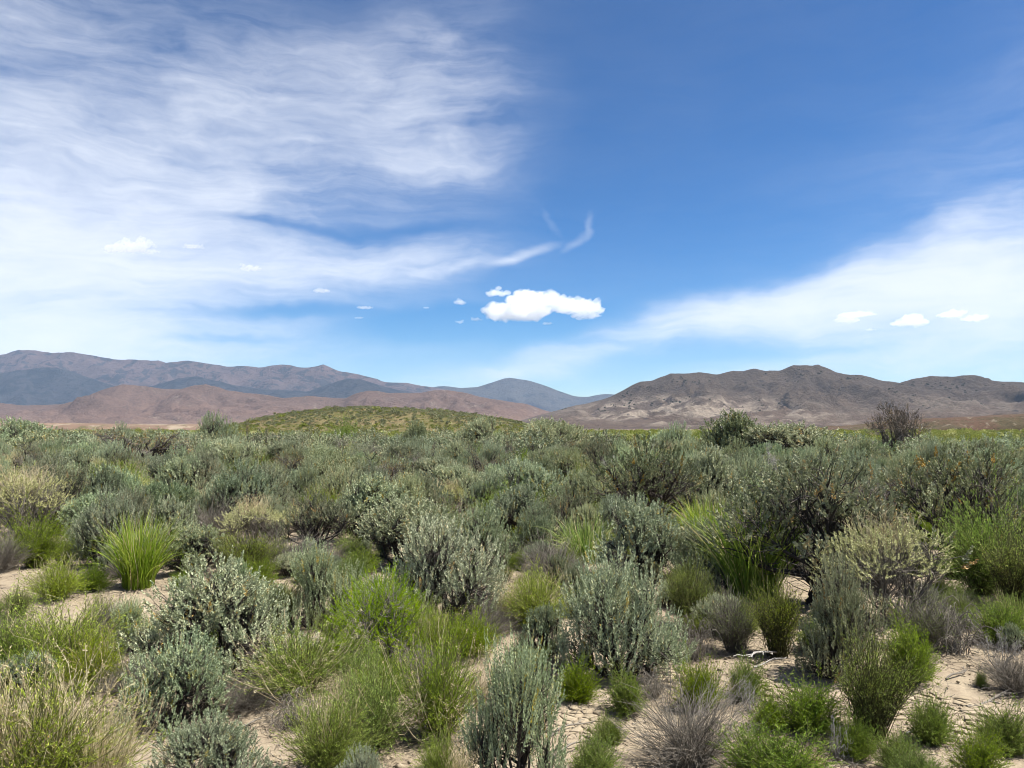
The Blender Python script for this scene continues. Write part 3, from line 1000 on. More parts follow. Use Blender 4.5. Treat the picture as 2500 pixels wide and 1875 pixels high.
for s in range(4):                                 # old plants: crown on a dark trunk
    w_, f_ = leafy_shrub(170 + s, lobes=18, shoots=720, per=32, width=1.35, height=1.0, leaf=(0.016, 0.030, 0.0105), shoot_len=(0.05, 0.12), low=0.16, trunk_h=0.10, limb=0.024, bare=0.28, dead=120, lobe_r=(0.17, 0.30), zmin=-0.3, spread=0.8)
    kind('old_sage', ('branches', w_.mesh('old_sage_branches', M_BARK, True)), ('foliage', f_.mesh('old_sage_foliage', M_SAGE_OLD)))
for s in range(3):                                 # green broom-like rabbitbrush
    w_, f_, _ = broom_shrub(200 + s, stems=300, per=20, width=1.2, height=1.0, split=2, start=0.22, stem_r=0.0019, leaf=(0.024, 0.046, 0.0052))
    kind('rabbit', ('stems', w_.mesh('rabbit_stems', M_STEM, True)), ('foliage', f_.mesh('rabbit_foliage', M_RABBIT)))
for s in range(3):                                 # yellow-green with dry stalks
    w_, f_, _ = broom_shrub(230 + s, stems=320, per=18, width=1.2, height=1.0, split=2, start=0.28, stem_r=0.0020, leaf=(0.024, 0.046, 0.0052))
    b_ = stalks(240 + s, 46, 0.9, 0.35, 0.62, 0.7, 0.0020, 12, base_z=0.42, bend=0.10)
    kind('yellow', ('stems', w_.mesh('yellow_stems', M_STEM, True)), ('foliage', f_.mesh('yellow_foliage', M_YELLOW)), stalk_part('dry_stalks', b_, M_STRAW))
for s in range(3):                                 # small fine green domes
    w_, f_, _ = broom_shrub(260 + s, stems=300, per=20, width=1.1, height=1.0, leaf=(0.030, 0.060, 0.0075), split=2, start=0.35, ball=0.85, stem_r=0.003, wob=0.07)
    kind('dome', ('stems', w_.mesh('dome_stems', M_STEM, True)), ('foliage', f_.mesh('dome_foliage', M_GREEN)))
for s in range(1):
    w_, f_ = leafy_shrub(290 + s, lobes=11, shoots=900, per=34, width=1.2, height=1.0, leaf=(0.018, 0.034, 0.0058), shoot_len=(0.10, 0.24), up=0.6, spread=0.9, low=0.02, zmin=-0.6, skirt=4, lay=0.8, lobe_r=(0.28, 0.44), dead=20)
    kind('greasewood', ('branches', w_.mesh('grease_branches', M_GREY, True)), ('foliage', f_.mesh('grease_foliage', M_GREASE)))
for s in range(3):
    kind('grass', ('blades', grass_clump(310 + s, 520, 1.0, 1.0, 0.45, 0.0085).mesh('grass_blades', M_GRASS)),
         stalk_part('dry_stalks', stalks(320 + s, 22, 0.5, 0.6, 0.95, 0.35, 0.0016, 10), M_STRAW))
for s in range(2):                                 # sprawling grass
    kind('flat_grass', ('blades', grass_clump(330 + s, 460, 1.5, 0.9, 1.0, 0.0095, 0.26, 0.08).mesh('flat_blades', M_GRASS)))
for s in range(2):
    kind('straw', ('blades', grass_clump(340 + s, 320, 0.8, 0.9, 0.35, 0.006, 0.16).mesh('straw_blades', M_STRAW)),
         stalk_part('seed_stalks', stalks(345 + s, 70, 0.6, 0.7, 1.1, 0.45, 0.0022, 22, head_leaf=(0.012, 0.026, 0.006)), M_STRAW))
kind('rust', ('blades', grass_clump(350, 300, 1.3, 0.8, 0.5, 0.006, 0.2).mesh('rust_blades', M_RUST)))
for s in range(2):                                 # pale saltbush
    w_, f_ = leafy_shrub(360 + s, lobes=12, shoots=900, per=26, width=1.2, height=0.92, leaf=(0.010, 0.019, 0.0105), shoot_len=(0.05, 0.13), up=0.35, spread=0.9, low=0.30, lay=0.35, lobe_r=(0.30, 0.46), dead=160, zmin=-0.15)
    b_ = stalks(370 + s, 130, 0.7, 0.16, 0.42, 0.55, 0.0022, 5, base_z=0.66, bend=0.14)
    kind('saltbush', ('branches', w_.mesh('salt_branches', M_GREY, True)), ('foliage', f_.mesh('salt_foliage', M_SALT)), stalk_part('dry_stalks', b_, M_STRAW))
for s in range(2):                                 # bare grey brooms
    w_, f_, _ = broom_shrub(380 + s, stems=330, per=0, width=1.5, height=0.9, split=3, stem_r=0.0024, ball=0.75, wob=0.07, stem_tone=(0.1, 0.95))
    kind('dead_broom', ('twigs', w_.mesh('dead_broom_twigs', M_GREY, True)))
for s in range(3):                                 # bare crooked shrubs
    b_, tips, rg = branch_tree(400 + s, 1.0, 0.042, 5, (3, 4), 0.55, gnarl=0.13, stems=4)
    bl, _, _ = branch_tree(405 + s, 0.8, 0.012, 5, (2, 4), 0.8, gnarl=0.12, stems=7)
    parts = [('branches', b_.mesh('dead_branches', M_BARK, True)), ('dead_twigs', bl.mesh('dead_twigs', M_GREY, True))]
    f_ = Buf()
    sel = tips[rg.random(len(tips)) < 0.22]
    N = len(sel) * 14
    si = np.repeat(np.arange(len(sel)), 14)
    f_.leaves(sel[si] + rg.normal(size=(N, 3)) * 0.02, rg.normal(size=(N, 3)) + np.array([0, 0, 0.8]), rg.uniform(0.012, 0.028, N), np.full(N, 0.008), np.where(rg.random(N) < 0.4, 1.0, rg.uniform(0, 0.9, N)), rg)
    parts.append(('foliage', f_.mesh('dead_foliage', M_SAGE_OLD)))
    kind('dead_sage', *parts)
b_, tips, rg = branch_tree(411, 0.95, 0.055, 4, (3, 4), 0.62, gnarl=0.12, stems=6, up=0.30, ratio=0.64)
w_, f_ = leafy_shrub(412, lobes=16, shoots=300, per=14, width=1.25, height=1.0, leaf=(0.04, 0.10, 0.007), shoot_len=(0.06, 0.16), low=0.30, lay=0.9, lobe_r=(0.18, 0.30), dead=120, spread=0.9, up=0.5, zmin=-0.3, limb=0.03)
kind('bare_tree', ('trunk', b_.mesh('bare_tree_trunk', M_GREY, True)), ('branches', w_.mesh('bare_tree_branches', M_GREY, True)), ('dead_twigs', f_.mesh('bare_tree_twigs', M_TWIG)))
for s in range(2):                                 # pale bleached branches
    b_, tips, rg = branch_tree(420 + s, 1.0, 0.022, 5, (2, 4), 0.8, gnarl=0.16, stems=5, up=0.2)
    kind('bleached', ('branches', b_.mesh('bleached_branches', M_PALE, True)))
for s in range(2):                                 # collapsed tangle of arching grey twigs
    rg = np.random.default_rng(430 + s)
    b_ = Buf()
    n = 90
    a = rg.uniform(0, 2 * math.pi, n)
    p0 = np.stack([rg.normal(size=n) * 0.10, rg.normal(size=n) * 0.10, np.full(n, 0.0)], 1)
    le = rg.uniform(0.25, 0.62, n)
    p1 = p0 + np.stack([np.cos(a) * le, np.sin(a) * le, rg.uniform(0.0, 0.25, n)], 1)
    P = curve(p0, p1, 9, rg, wob=0.06, lift=0.55)
    P[..., 2] = np.maximum(P[..., 2] * rg.uniform(0.4, 1.25, n)[:, None], 0.01)
    b_.tubes(P, taper(n, 9, 0.006, 0.002), rg.uniform(0.3, 1.0, n), 4)
    k = rg.integers(3, 9, 260)
    si = rg.integers(0, n, 260)
    q0 = P[si, k]
    q1 = q0 + unit(rg.normal(size=(260, 3)) + np.array([0, 0, -0.3])) * rg.uniform(0.06, 0.2, 260)[:, None]
    q1[:, 2] = np.maximum(q1[:, 2], 0.01)
    b_.tubes(curve(q0, q1, 4, rg, wob=0.1), taper(260, 4, 0.003, 0.0012), rg.uniform(0.3, 1.0, 260), 3)
    kind('tangle', ('twigs', b_.mesh('tangle_twigs', M_GREY, True)))
for s in range(3):                                 # vase of olive stems, leafy only at the top
    w_, f_, _ = broom_shrub(450 + s, stems=300, per=8, width=0.95, height=1.0, split=2, start=0.66, stem_r=0.0030, ball=0.30, leaf=(0.018, 0.036, 0.0050), stem_tone=(0.0, 0.7))
    kind('vase', ('stems', w_.mesh('vase_stems', M_STEM, True)), ('foliage', f_.mesh('vase_foliage', M_YELLOW)))
for s in range(2):                                 # brown twiggy, nearly leafless
    w_, f_, _ = broom_shrub(470 + s, stems=280, per=3, width=0.95, height=1.0, split=3, start=0.6, stem_r=0.0026, ball=0.6, stem_tone=(0.2, 0.7))
    kind('brown_twigs', ('stems', w_.mesh('brown_stems', M_GREY, True)), ('foliage', f_.mesh('brown_foliage', M_RABBIT)))
for s in range(2):                                 # old flower stalks arching out of a green tuft
    w_, f_, rg = broom_shrub(490 + s, stems=280, per=15, width=1.15, height=0.9, split=2, start=0.35, stem_r=0.0022, leaf=(0.022, 0.044, 0.0050))
    b_ = Buf()
    n = 95
    a = rg.uniform(0, 2 * math.pi, n)
    le = rg.uniform(0.35, 0.75, n)
    p0 = np.stack([rg.normal(size=n) * 0.12, rg.normal(size=n) * 0.12, rg.uniform(0.05, 0.4, n)], 1)
    p1 = p0 + np.stack([np.cos(a) * le, np.sin(a) * le, rg.uniform(0.05, 0.55, n)], 1)
    P = curve(p0, p1, 8, rg, wob=0.05, lift=-0.28)
    P[..., 2] = np.maximum(P[..., 2], 0.02)
    b_.tubes(P, taper(n, 8, 0.0032, 0.0018), rg.uniform(0.1, 0.9, n), 3)
    N = n * 16
    si = np.repeat(np.arange(n), 16)
    hb_ = Buf()
    hb_.leaves(P[si, 7] + rg.normal(size=(N, 3)) * 0.012, rg.normal(size=(N, 3)), rg.uniform(0.010, 0.020, N), np.full(N, 0.007), rg.uniform(0.1, 0.9, N), rg)
    kind('stalky', ('stems', w_.mesh('stalky_stems', M_STEM, True)), ('foliage', f_.mesh('stalky_foliage', M_YELLOW)), stalk_part('dry_stalks', (b_, hb_), M_STRAW))

NAMES = {'sage': 'sagebrush', 'sage_upright': 'sagebrush', 'old_sage': 'old_sagebrush', 'rabbit': 'rabbitbrush', 'yellow': 'rabbitbrush', 'dome': 'green_dome_shrub', 'greasewood': 'greasewood', 'grass': 'grass_clump',
         'flat_grass': 'grass_clump', 'straw': 'straw_grass_clump', 'rust': 'dry_grass_tuft', 'saltbush': 'saltbush', 'dead_broom': 'dead_shrub', 'dead_sage': 'dead_sagebrush', 'bare_tree': 'dead_sagebrush', 'bleached': 'bleached_shrub', 'tangle': 'dead_shrub',
         'vase': 'rabbitbrush', 'brown_twigs': 'twiggy_shrub', 'stalky': 'rabbitbrush'}
CATS = {'grass': 'grass', 'flat_grass': 'grass', 'straw': 'grass', 'rust': 'grass'}
BOX = {}
for k_, vs in KINDS_.items():                       # natural width and height of each variant
    for i_, parts in enumerate(vs):
        co = []
        for me in (pt[1] for pt in parts):
            a_ = np.empty(len(me.vertices) * 3, np.float32)
            me.vertices.foreach_get('co', a_)
            co.append(a_.reshape(-1, 3))
        co = np.concatenate(co)
        r_ = np.hypot(co[:, 0], co[:, 1])
        BOX[k_, i_] = (2 * np.percentile(r_, 96), np.percentile(co[:, 2], 99.5))


# ------------------------------------------------------------------ placing the plants
RNG = np.random.default_rng(77)
SPOTS = []                                          # (x, y, radius) of everything that stands on the ground


def at(px, py):
    """point of the ground seen at a pixel of the photograph"""
    lx, lz = px_dir(px, py)
    z = 0.0
    for _ in range(3):
        y = (z - CAM_H) / lz
        z = float(ground_z(lx * y, y))
    return float(lx * y), float(y), z


COUNT = {}


def stand(key, x, y, w, h, label, group=None, var=None, rot=None, tilt=0.05):
    """one plant: an empty at its foot and a copy of each part of the chosen variant"""
    vs = KINDS_[key]
    if var is None:
        var = COUNT.get(key, 0) % len(vs)
        COUNT[key] = COUNT.get(key, 0) + 1
    bw, bh = BOX[key, var]
    e = bpy.data.objects.new(NAMES[key], None)
    COL.objects.link(e)
    e.empty_display_size = 0.1
    e.location = (x, y, float(ground_z(x, y)) - 0.01)
    e.rotation_euler = (tilt * RNG.normal(), tilt * RNG.normal(), RNG.uniform(0, 6.28) if rot is None else rot)
    s = w / bw
    lop = RNG.uniform(0.86, 1.16)                    # no plant is quite round
    e.scale = (s * lop, s / lop, h / bh)
    e['label'] = label
    e['category'] = CATS.get(key, 'shrub')
    if group:
        e['group'] = group
    for nm, me, *sub in vs[var]:
        p = bpy.data.objects.new(nm, me)
        COL.objects.link(p)
        p.parent = e
        for snm, sme in sub:
            g = bpy.data.objects.new(snm, sme)
            COL.objects.link(g)
            g.parent = p
            g['kind'] = 'stuff'
    SPOTS.append((x, y, w * 0.5))
    return e


NAMED = []


def plant(key, px, py, w, h, label, short=None, **kw):
    """w, h: size in the photograph's pixels, (px, py): foot of the near edge"""
    x, y, z = at(px, py)
    grow = 1.12 if py <= 1500 else 1.10 if px < 1330 else 1.0
    wm, hm = grow * w * y / F_PX, (1.0 if py > 1500 else 1.06) * h * y / F_PX
    k = 0.22 * wm / y
    if short:
        NAMED.append((short, px, py - h / 2))
    return stand(key, x * (1 + k), y * (1 + k), wm * (1 + k), hm * (1 + k), label, **kw)


# --- foreground, from left to right and front to back
plant('yellow', 95, 1990, 400, 330, 'big bright yellow-green rabbitbrush with pale straw stalks, cut by the bottom left corner', var=0)
plant('straw', 75, 1990, 260, 370, 'pale straw stalks leaning over the rabbitbrush in the bottom left corner', tilt=0.1)
plant('straw', 235, 1970, 170, 270, 'small straw tuft at the right edge of the bottom left rabbitbrush', tilt=0.1)
plant('rabbit', 10, 1690, 250, 200, 'yellow-green rabbitbrush cut by the left edge, above the bottom left corner bush', short='left edge rabbitbrush')
plant('yellow', 150, 1675, 220, 195, 'feathery yellow-green rabbitbrush between the left edge and the big silvery sagebrush')
plant('yellow', 235, 1695, 120, 150, 'narrow yellow-tinged rabbitbrush touching the left side of the big silvery sagebrush')
plant('sage', 515, 1675, 370, 270, 'largest silvery sagebrush in the left foreground, right of the bare sandy patch', short='largest left foreground sagebrush', var=1)
plant('sage', 430, 1785, 295, 205, 'low silvery sagebrush leaning forward below the largest left foreground sagebrush', var=0)
plant('sage_upright', 320, 1600, 110, 130, 'thin silvery sagebrush shoots at the left end of the largest foreground sagebrush')
plant('stalky', 735, 1705, 220, 165, 'yellow-green rabbitbrush with arching straw stems right of the large silvery sagebrush', short='arching straw-stemmed rabbitbrush')
plant('tangle', 715, 1785, 170, 80, 'dark grey dead twigs fanned on the soil below the arching rabbitbrush')
plant('sage', 490, 1960, 270, 190, 'silvery sagebrush cut by the bottom edge, left of the centre', var=1)
plant('yellow', 790, 1905, 190, 200, 'upright yellow-green broom of thin stems at the bottom edge, left of centre')
plant('rabbit', 905, 1850, 230, 220, 'fine green rabbitbrush below the bright green greasewood, beside the stalky one')
plant('sage', 880, 1950, 130, 110, 'small silvery sagebrush peeping over the bottom edge left of centre')
plant('greasewood', 930, 1640, 235, 225, 'bright green leafy greasewood left of the centre, before grey sagebrush', short='bright green greasewood')
plant('greasewood', 850, 1640, 110, 100, 'small bright green offshoot at the lower left of the greasewood')
plant('stalky', 1075, 1815, 190, 270, 'tall green rabbitbrush with straw flower stalks just left of the front centre sagebrush', short='tall stalky rabbitbrush left of centre')
plant('sage_upright', 1265, 1935, 200, 345, 'tall silvery sagebrush in the front centre, reaching the bottom edge', short='front centre sagebrush')
plant('rabbit', 1070, 1935, 110, 150, 'small green tuft with straw tips at the bottom edge left of the front centre sagebrush')
plant('straw', 1125, 1945, 80, 120, 'little straw tuft at the bottom edge beside the front centre sagebrush')
plant('sage', 1080, 1555, 270, 260, 'broad grey-green sagebrush directly behind the bright green greasewood', short='broad sagebrush behind the greasewood', var=0)
plant('sage_upright', 790, 1540, 150, 200, 'dark blue-green sagebrush left of the bright green greasewood', short='dark blue-green sagebrush')
plant('yellow', 1310, 1545, 170, 140, 'yellow-green rabbitbrush with bent straw stems left of the dark centre sagebrush')
plant('straw', 1230, 1520, 110, 110, 'dry tan grass between the broad grey-green sagebrush and the bent-stem rabbitbrush')
plant('sage_upright', 1510, 1675, 260, 290, 'dark green-grey sagebrush standing right of centre above the bare soil', short='dark centre sagebrush', var=1)
plant('dome', 1410, 1720, 100, 110, 'leafy green dome shrub at the foot of the dark centre sagebrush')
plant('dome', 1532, 1750, 105, 105, 'small yellow-green dome right of the dark centre sagebrush, on bare soil')
plant('dome', 1490, 1820, 75, 75, 'tiny green dome left of the grey dead broom shrub')
plant('dome', 1450, 1925, 130, 130, 'green dome cut by the bottom edge, left of the grey dead broom shrub')
plant('dead_broom', 1690, 1900, 310, 205, 'wide grey dead broom shrub fanning out at the bottom right of centre', short='grey dead broom shrub at the bottom')
plant('dome', 1710, 1740, 120, 120, 'green dome right behind the grey dead broom shrub')
plant('dome', 1822, 1715, 85, 105, 'narrow green dome on bare soil beside pale dead twigs')
plant('bleached', 1830, 1745, 70, 90, 'thin white dead twigs in front of the narrow green dome')
plant('dome', 1880, 1785, 90, 95, 'small green dome between the dead broom shrub and the vase-shaped rabbitbrush')
plant('dome', 1975, 1800, 160, 125, 'broad green dome left of the foot of the vase-shaped rabbitbrush')
plant('dome', 1890, 1955, 240, 160, 'broad fine green shrub cut by the bottom edge, right of the dead broom shrub')
plant('dome', 2085, 1860, 105, 115, 'dark green dome in front of the vase-shaped rabbitbrush')
plant('rust', 1985, 1890, 90, 60, 'rusty orange dry grass tuft at the bottom edge')
plant('bleached', 2040, 1865, 60, 120, 'upright white dead twig left of the dark green dome at the bottom')
plant('vase', 2125, 1815, 190, 250, 'vase-shaped olive rabbitbrush with bare lower stems in the right foreground', short='vase-shaped olive rabbitbrush')
plant('sage', 2060, 1670, 235, 285, 'silvery blue-green sagebrush behind the vase-shaped rabbitbrush', short='silvery right foreground sagebrush', var=1)
plant('dome', 2225, 1675, 150, 150, 'large bright green dome right of the silvery right foreground sagebrush', short='large bright green dome')
plant('dome', 2270, 1825, 115, 120, 'green dome alone on cracked pale mud at the right')
plant('dome', 2455, 1845, 135, 130, 'round green dome at the right edge near the bottom')
plant('dome', 2390, 1910, 115, 120, 'round green dome cut by the bottom edge near the right corner')
plant('dome', 2190, 1890, 95, 100, 'olive green dome near the bottom edge, right of the vase-shaped rabbitbrush foot')
plant('dome', 2245, 1945, 140, 120, 'pale green dome cut by the bottom edge on the right')
plant('dome', 2398, 1682, 28, 45, 'tiny green sprout on the bare soil by grey sticks at the right')
plant('tangle', 2330, 1610, 190, 120, 'arching tangle of grey dead twigs right of the bright green dome', short='arching grey tangle')
plant('dome', 2440, 1580, 130, 110, 'green dome rising above grey dead twigs near the right edge')
plant('dead_broom', 2475, 1705, 150, 115, 'grey dead shrub at the right edge over bare soil')
plant('bleached', 2440, 1650, 100, 110, 'bare pale twigs below the green dome near the right edge')
plant('dead_broom', 600, 1740, 130, 80, 'low grey dead twigs in the shade right of the leaning silvery sagebrush')
plant('tangle', 1000, 1650, 130, 70, 'grey dead twigs on the soil at the right foot of the greasewood')
plant('straw', 835, 1770, 80, 120, 'pale straw tuft between the two brooms left of centre')
plant('dead_broom', 1190, 1545, 110, 80, 'grey dead twigs right of the broad sagebrush behind the greasewood')
plant('tangle', 1590, 1715, 120, 70, 'grey dead twigs on bare soil right of the dark centre sagebrush foot')
plant('straw', 1175, 1740, 60, 130, 'thin straw stalks squeezed behind the front centre sagebrush')
plant('dead_broom', 2295, 1560, 130, 90, 'grey leafless twigs between the bright green dome and the pale saltbush')
plant('dead_broom', 300, 1700, 110, 90, 'grey twigs at the left foot of the leaning silvery sagebrush')
# --- second row
plant('dome', 222, 1448, 68, 70, 'small round green shrub alone on the sandy patch at the left', short='small round shrub on sand')
plant('yellow', 140, 1470, 120, 100, 'short yellow-green tuft at the left of the sandy patch')
plant('grass', 338, 1445, 185, 175, 'tall green bunchgrass clump at the back of the left sandy patch', short='tall bunchgrass')
plant('sage', 275, 1395, 190, 180, 'blue-green sagebrush with dark foot left of the tall bunchgrass')
plant('rabbit', 85, 1390, 140, 140, 'green rabbitbrush near the left edge above the sandy patch')
plant('saltbush', 55, 1340, 200, 170, 'pale cream saltbush at the left edge', short='cream saltbush at the left edge')
plant('dead_broom', 5, 1400, 100, 100, 'dark grey twiggy shrub at the left edge below the pale saltbush')
plant('grass', 175, 1275, 150, 105, 'broad green grass clump behind the pale saltbush at the left', short='broad grass clump at the left')
plant('rabbit', 60, 1235, 190, 75, 'olive green rabbitbrush at the left edge behind the pale saltbush')
plant('rabbit', 270, 1265, 120, 65, 'green rabbitbrush right of the broad grass clump at the left')
plant('sage', 480, 1415, 150, 110, 'small silvery sagebrush right of the tall bunchgrass clump')
plant('rabbit', 400, 1320, 130, 70, 'olive green tuft behind the tall bunchgrass clump')
plant('straw', 540, 1280, 110, 95, 'blond straw grass clump left of centre, beside a pale saltbush', short='blond straw grass clump')
plant('saltbush', 615, 1345, 150, 110, 'pale saltbush right of the blond straw grass')
plant('dead_broom', 525, 1330, 130, 100, 'grey leafless twigs below the blond straw grass')
plant('saltbush', 745, 1320, 110, 80, 'thin pale saltbush between grey sagebrushes left of centre', short='thin pale saltbush left of centre')
plant('dead_broom', 700, 1400, 170, 95, 'wide grey dead broom between the small silvery sagebrush and the dark blue-green one')
plant('vase', 600, 1420, 130, 110, 'olive stemmed rabbitbrush below the pale saltbush left of centre')
plant('vase', 690, 1530, 120, 110, 'straw-stemmed rabbitbrush right of the largest left sagebrush')
plant('sage', 900, 1330, 240, 150, 'grey-green sagebrush mound behind the dark blue-green one left of centre')
plant('sage', 1000, 1390, 200, 150, 'dense grey-green sagebrush right above the greasewood')
plant('sage', 1160, 1400, 220, 150, 'broad grey-green sagebrush in the centre, below the bright green rabbitbrush')
plant('rabbit', 1255, 1300, 150, 110, 'bright green rabbitbrush standing out among sagebrush near the centre', short='bright green centre rabbitbrush')
plant('rabbit', 1185, 1275, 80, 60, 'small green rabbitbrush left of the bright green one near the centre')
plant('saltbush', 1085, 1265, 130, 75, 'pale yellowish saltbush left of the bright green centre rabbitbrush', short='yellowish centre saltbush')
plant('sage', 1320, 1370, 160, 130, 'sagebrush with a few yellow leaves left of the sprawling grass')
plant('dead_broom', 1345, 1430, 170, 110, 'grey leafless broom shrub below the sprawling grass')
plant('flat_grass', 1430, 1380, 210, 120, 'sprawling yellow-green grass in the middle right of centre', short='sprawling yellow-green grass')
plant('flat_grass', 1520, 1290, 200, 80, 'sprawling yellow-green grass behind, below the dark-trunked sagebrush')
plant('sage', 1570, 1420, 230, 180, 'broad grey-green sagebrush right of the sprawling grass')
plant('sage_upright', 1745, 1440, 190, 160, 'greyish sagebrush in front of the long-bladed grass')
plant('grass', 1840, 1480, 260, 230, 'large clump of long green grass blades left of the black old sagebrush foot', short='clump of long green blades')
plant('flat_grass', 1730, 1340, 220, 120, 'long green grass blades behind the greyish sagebrush right of centre')
plant('vase', 1685, 1540, 130, 170, 'olive rabbitbrush with bare stems right of the dark centre sagebrush')
plant('tangle', 1700, 1620, 130, 110, 'heap of grey dead twigs on the soil right of the dark centre sagebrush')
plant('brown_twigs', 1795, 1600, 125, 160, 'brown leafless twiggy shrub left of the silvery right foreground sagebrush')
plant('vase', 1900, 1610, 130, 190, 'dark olive rabbitbrush touching the silvery right foreground sagebrush')
plant('old_sage', 1990, 1500, 430, 345, 'huge dark old sagebrush with a forked black trunk, right of centre', short='huge dark old sagebrush', var=0)
plant('old_sage', 2330, 1400, 330, 280, 'big dull green old sagebrush behind the pale saltbush on the right', var=1)
plant('saltbush', 2195, 1545, 320, 255, 'large pale yellow saltbush with straw stalks on top in the right middle', short='large pale saltbush', var=0)
plant('rabbit', 2400, 1460, 190, 240, 'tall green rabbitbrush right of the large pale saltbush', short='tall green right rabbitbrush')
plant('vase', 2480, 1500, 180, 200, 'olive rabbitbrush with dark stems at the right edge')
plant('flat_grass', 2490, 1560, 170, 110, 'dry drooping grass at the right edge below the olive rabbitbrush')
plant('brown_twigs', 2265, 1590, 160, 130, 'dark leafless twigs under the large pale saltbush')
# --- belt landmarks
plant('old_sage', 1590, 1295, 260, 210, 'dark-trunked old sagebrush with blue-green crown above the sprawling grass', short='dark-trunked old sagebrush', var=2)
plant('sage', 1725, 1275, 170, 165, 'blue-green sagebrush with a dark hollow foot left of the huge old one')
plant('dead_sage', 935, 1240, 170, 130, 'half-dead sagebrush with a black forked trunk left of centre', short='black forked half-dead sagebrush')
plant('dead_sage', 345, 1170, 170, 110, 'bare black-branched sagebrush in the left of the belt', short='bare black-branched sagebrush on the left')
plant('bleached', 1510, 1190, 140, 80, 'tangle of white bleached branches among sagebrush right of centre', short='white bleached tangle')
plant('bare_tree', 2200, 1145, 125, 148, 'nearly bare tree-like sagebrush standing against the mountain at the right', short='bare tree-like sagebrush')
plant('bleached', 2370, 1165, 90, 85, 'white bleached branches sticking out of sagebrush near the right edge', short='white branches near the right edge')
plant('sage', 1800, 1160, 200, 142, 'tall dark green sagebrush breaking the skyline right of centre', short='tall skyline sagebrush right of centre', var=3)
plant('sage', 1915, 1165, 220, 118, 'broad sagebrush just right of the tall skyline one, right of centre', var=4)
plant('sage', 1645, 1150, 125, 108, 'rounded sagebrush against the mountain foot, left of the tall skyline one', var=1)
plant('sage', 527, 1130, 105, 112, 'round sagebrush on the skyline at the left, before the foot of the knoll', short='round skyline sagebrush on the left', var=0)
plant('sage', 300, 1120, 70, 82, 'small dark sagebrush on the skyline between the left edge and the knoll', var=1)
plant('sage', 55, 1130, 160, 100, 'flat-topped dark sagebrush on the skyline at the left edge', short='flat-topped skyline sagebrush', var=2)
plant('sage', 1175, 1140, 125, 112, 'grey open sagebrush on the skyline at the right end of the knoll', short='grey skyline sagebrush beside the knoll', var=2)
plant('sage', 1345, 1140, 150, 108, 'dark green sagebrush on the skyline below the gap between the mountains', short='skyline sagebrush below the mountain gap', var=4)
plant('sage', 1015, 1130, 90, 95, 'upright sagebrush against the lower slope of the knoll', short='upright sagebrush before the knoll', var=3)
plant('rabbit', 835, 1120, 95, 95, 'bright green rabbitbrush in front of the knoll', short='bright rabbitbrush before the knoll')
plant('rabbit', 860, 1125, 110, 60, 'yellow-green rabbitbrush below the bright one in front of the knoll')
plant('rabbit', 780, 1110, 40, 60, 'narrow green rabbitbrush left of the bright one in front of the knoll')
plant('dead_sage', 935, 1125, 70, 65, 'dark bare branches right of the green rabbitbrush before the knoll')
plant('dead_sage', 620, 1135, 70, 90, 'dark leafless sagebrush left of the knoll')
plant('rabbit', 1735, 1110, 50, 65, 'yellow-green rabbitbrush left of the tall skyline sagebrush')
plant('straw', 240, 1100, 60, 50, 'patch of blond straw grass at the left below the foothills')
N_NAMED = len(SPOTS)

# --- the belt of brush that fills the middle ground
BARE = [(60, 1440, 130, 55), (230, 1480, 190, 55), (330, 1500, 120, 50), (1230, 1490, 60, 50), (1260, 1550, 70, 40), (1400, 1780, 120, 60), (1580, 1640, 90, 50), (1880, 1660, 110, 55), (2310, 1730, 150, 90), (2330, 1640, 130, 40), (620, 1800, 140, 60), (300, 1810, 60, 60), (1130, 1490, 60, 40)]


def is_bare(px, py):
    return any(((px - a) / c) ** 2 + ((py - b) / d) ** 2 < 1 for a, b, c, d in BARE)


def to_px(x, y, z=0.0):
    c, s = math.cos(PITCH), math.sin(PITCH)
    dz = z - CAM_H
    f = y * c + dz * s
    u = -y * s + dz * c
    return W_PX / 2 + F_PX * x / f, H_PX / 2 - F_PX * u / f


LAND = []                                           # plants that a label can point to: (short name, x, y) in the photograph
USED = set(o_['label'] for o_ in bpy.data.objects if 'label' in o_)


def name_by_neighbour(look, px, py):
    """words that single a plant out: its look and where it stands next to the nearest plant that has a name"""
    best = None
    for sname, lx_, ly_ in sorted(LAND, key=lambda l: math.hypot(l[1] - px, (l[2] - py) * 2.2)):
        dx, dy = px - lx_, (py - ly_) * 2.2
        a = math.degrees(math.atan2(-dy, dx)) % 360
        rel = ('right of', 'behind and right of', 'right behind', 'behind and left of', 'left of', 'before and left of', 'right before', 'before and right of')[int(((a + 22.5) % 360) // 45)]
        far = math.hypot(dx, dy)
        lab = look + ' ' + rel + ' the ' + sname
        if lab in USED:
            lab = look + ' farther ' + rel.replace('right behind', 'behind').replace('right before', 'before') + ' the ' + sname
        if lab in USED or len(lab.split()) > 16:
            continue
        USED.add(lab)
        return lab
    return look


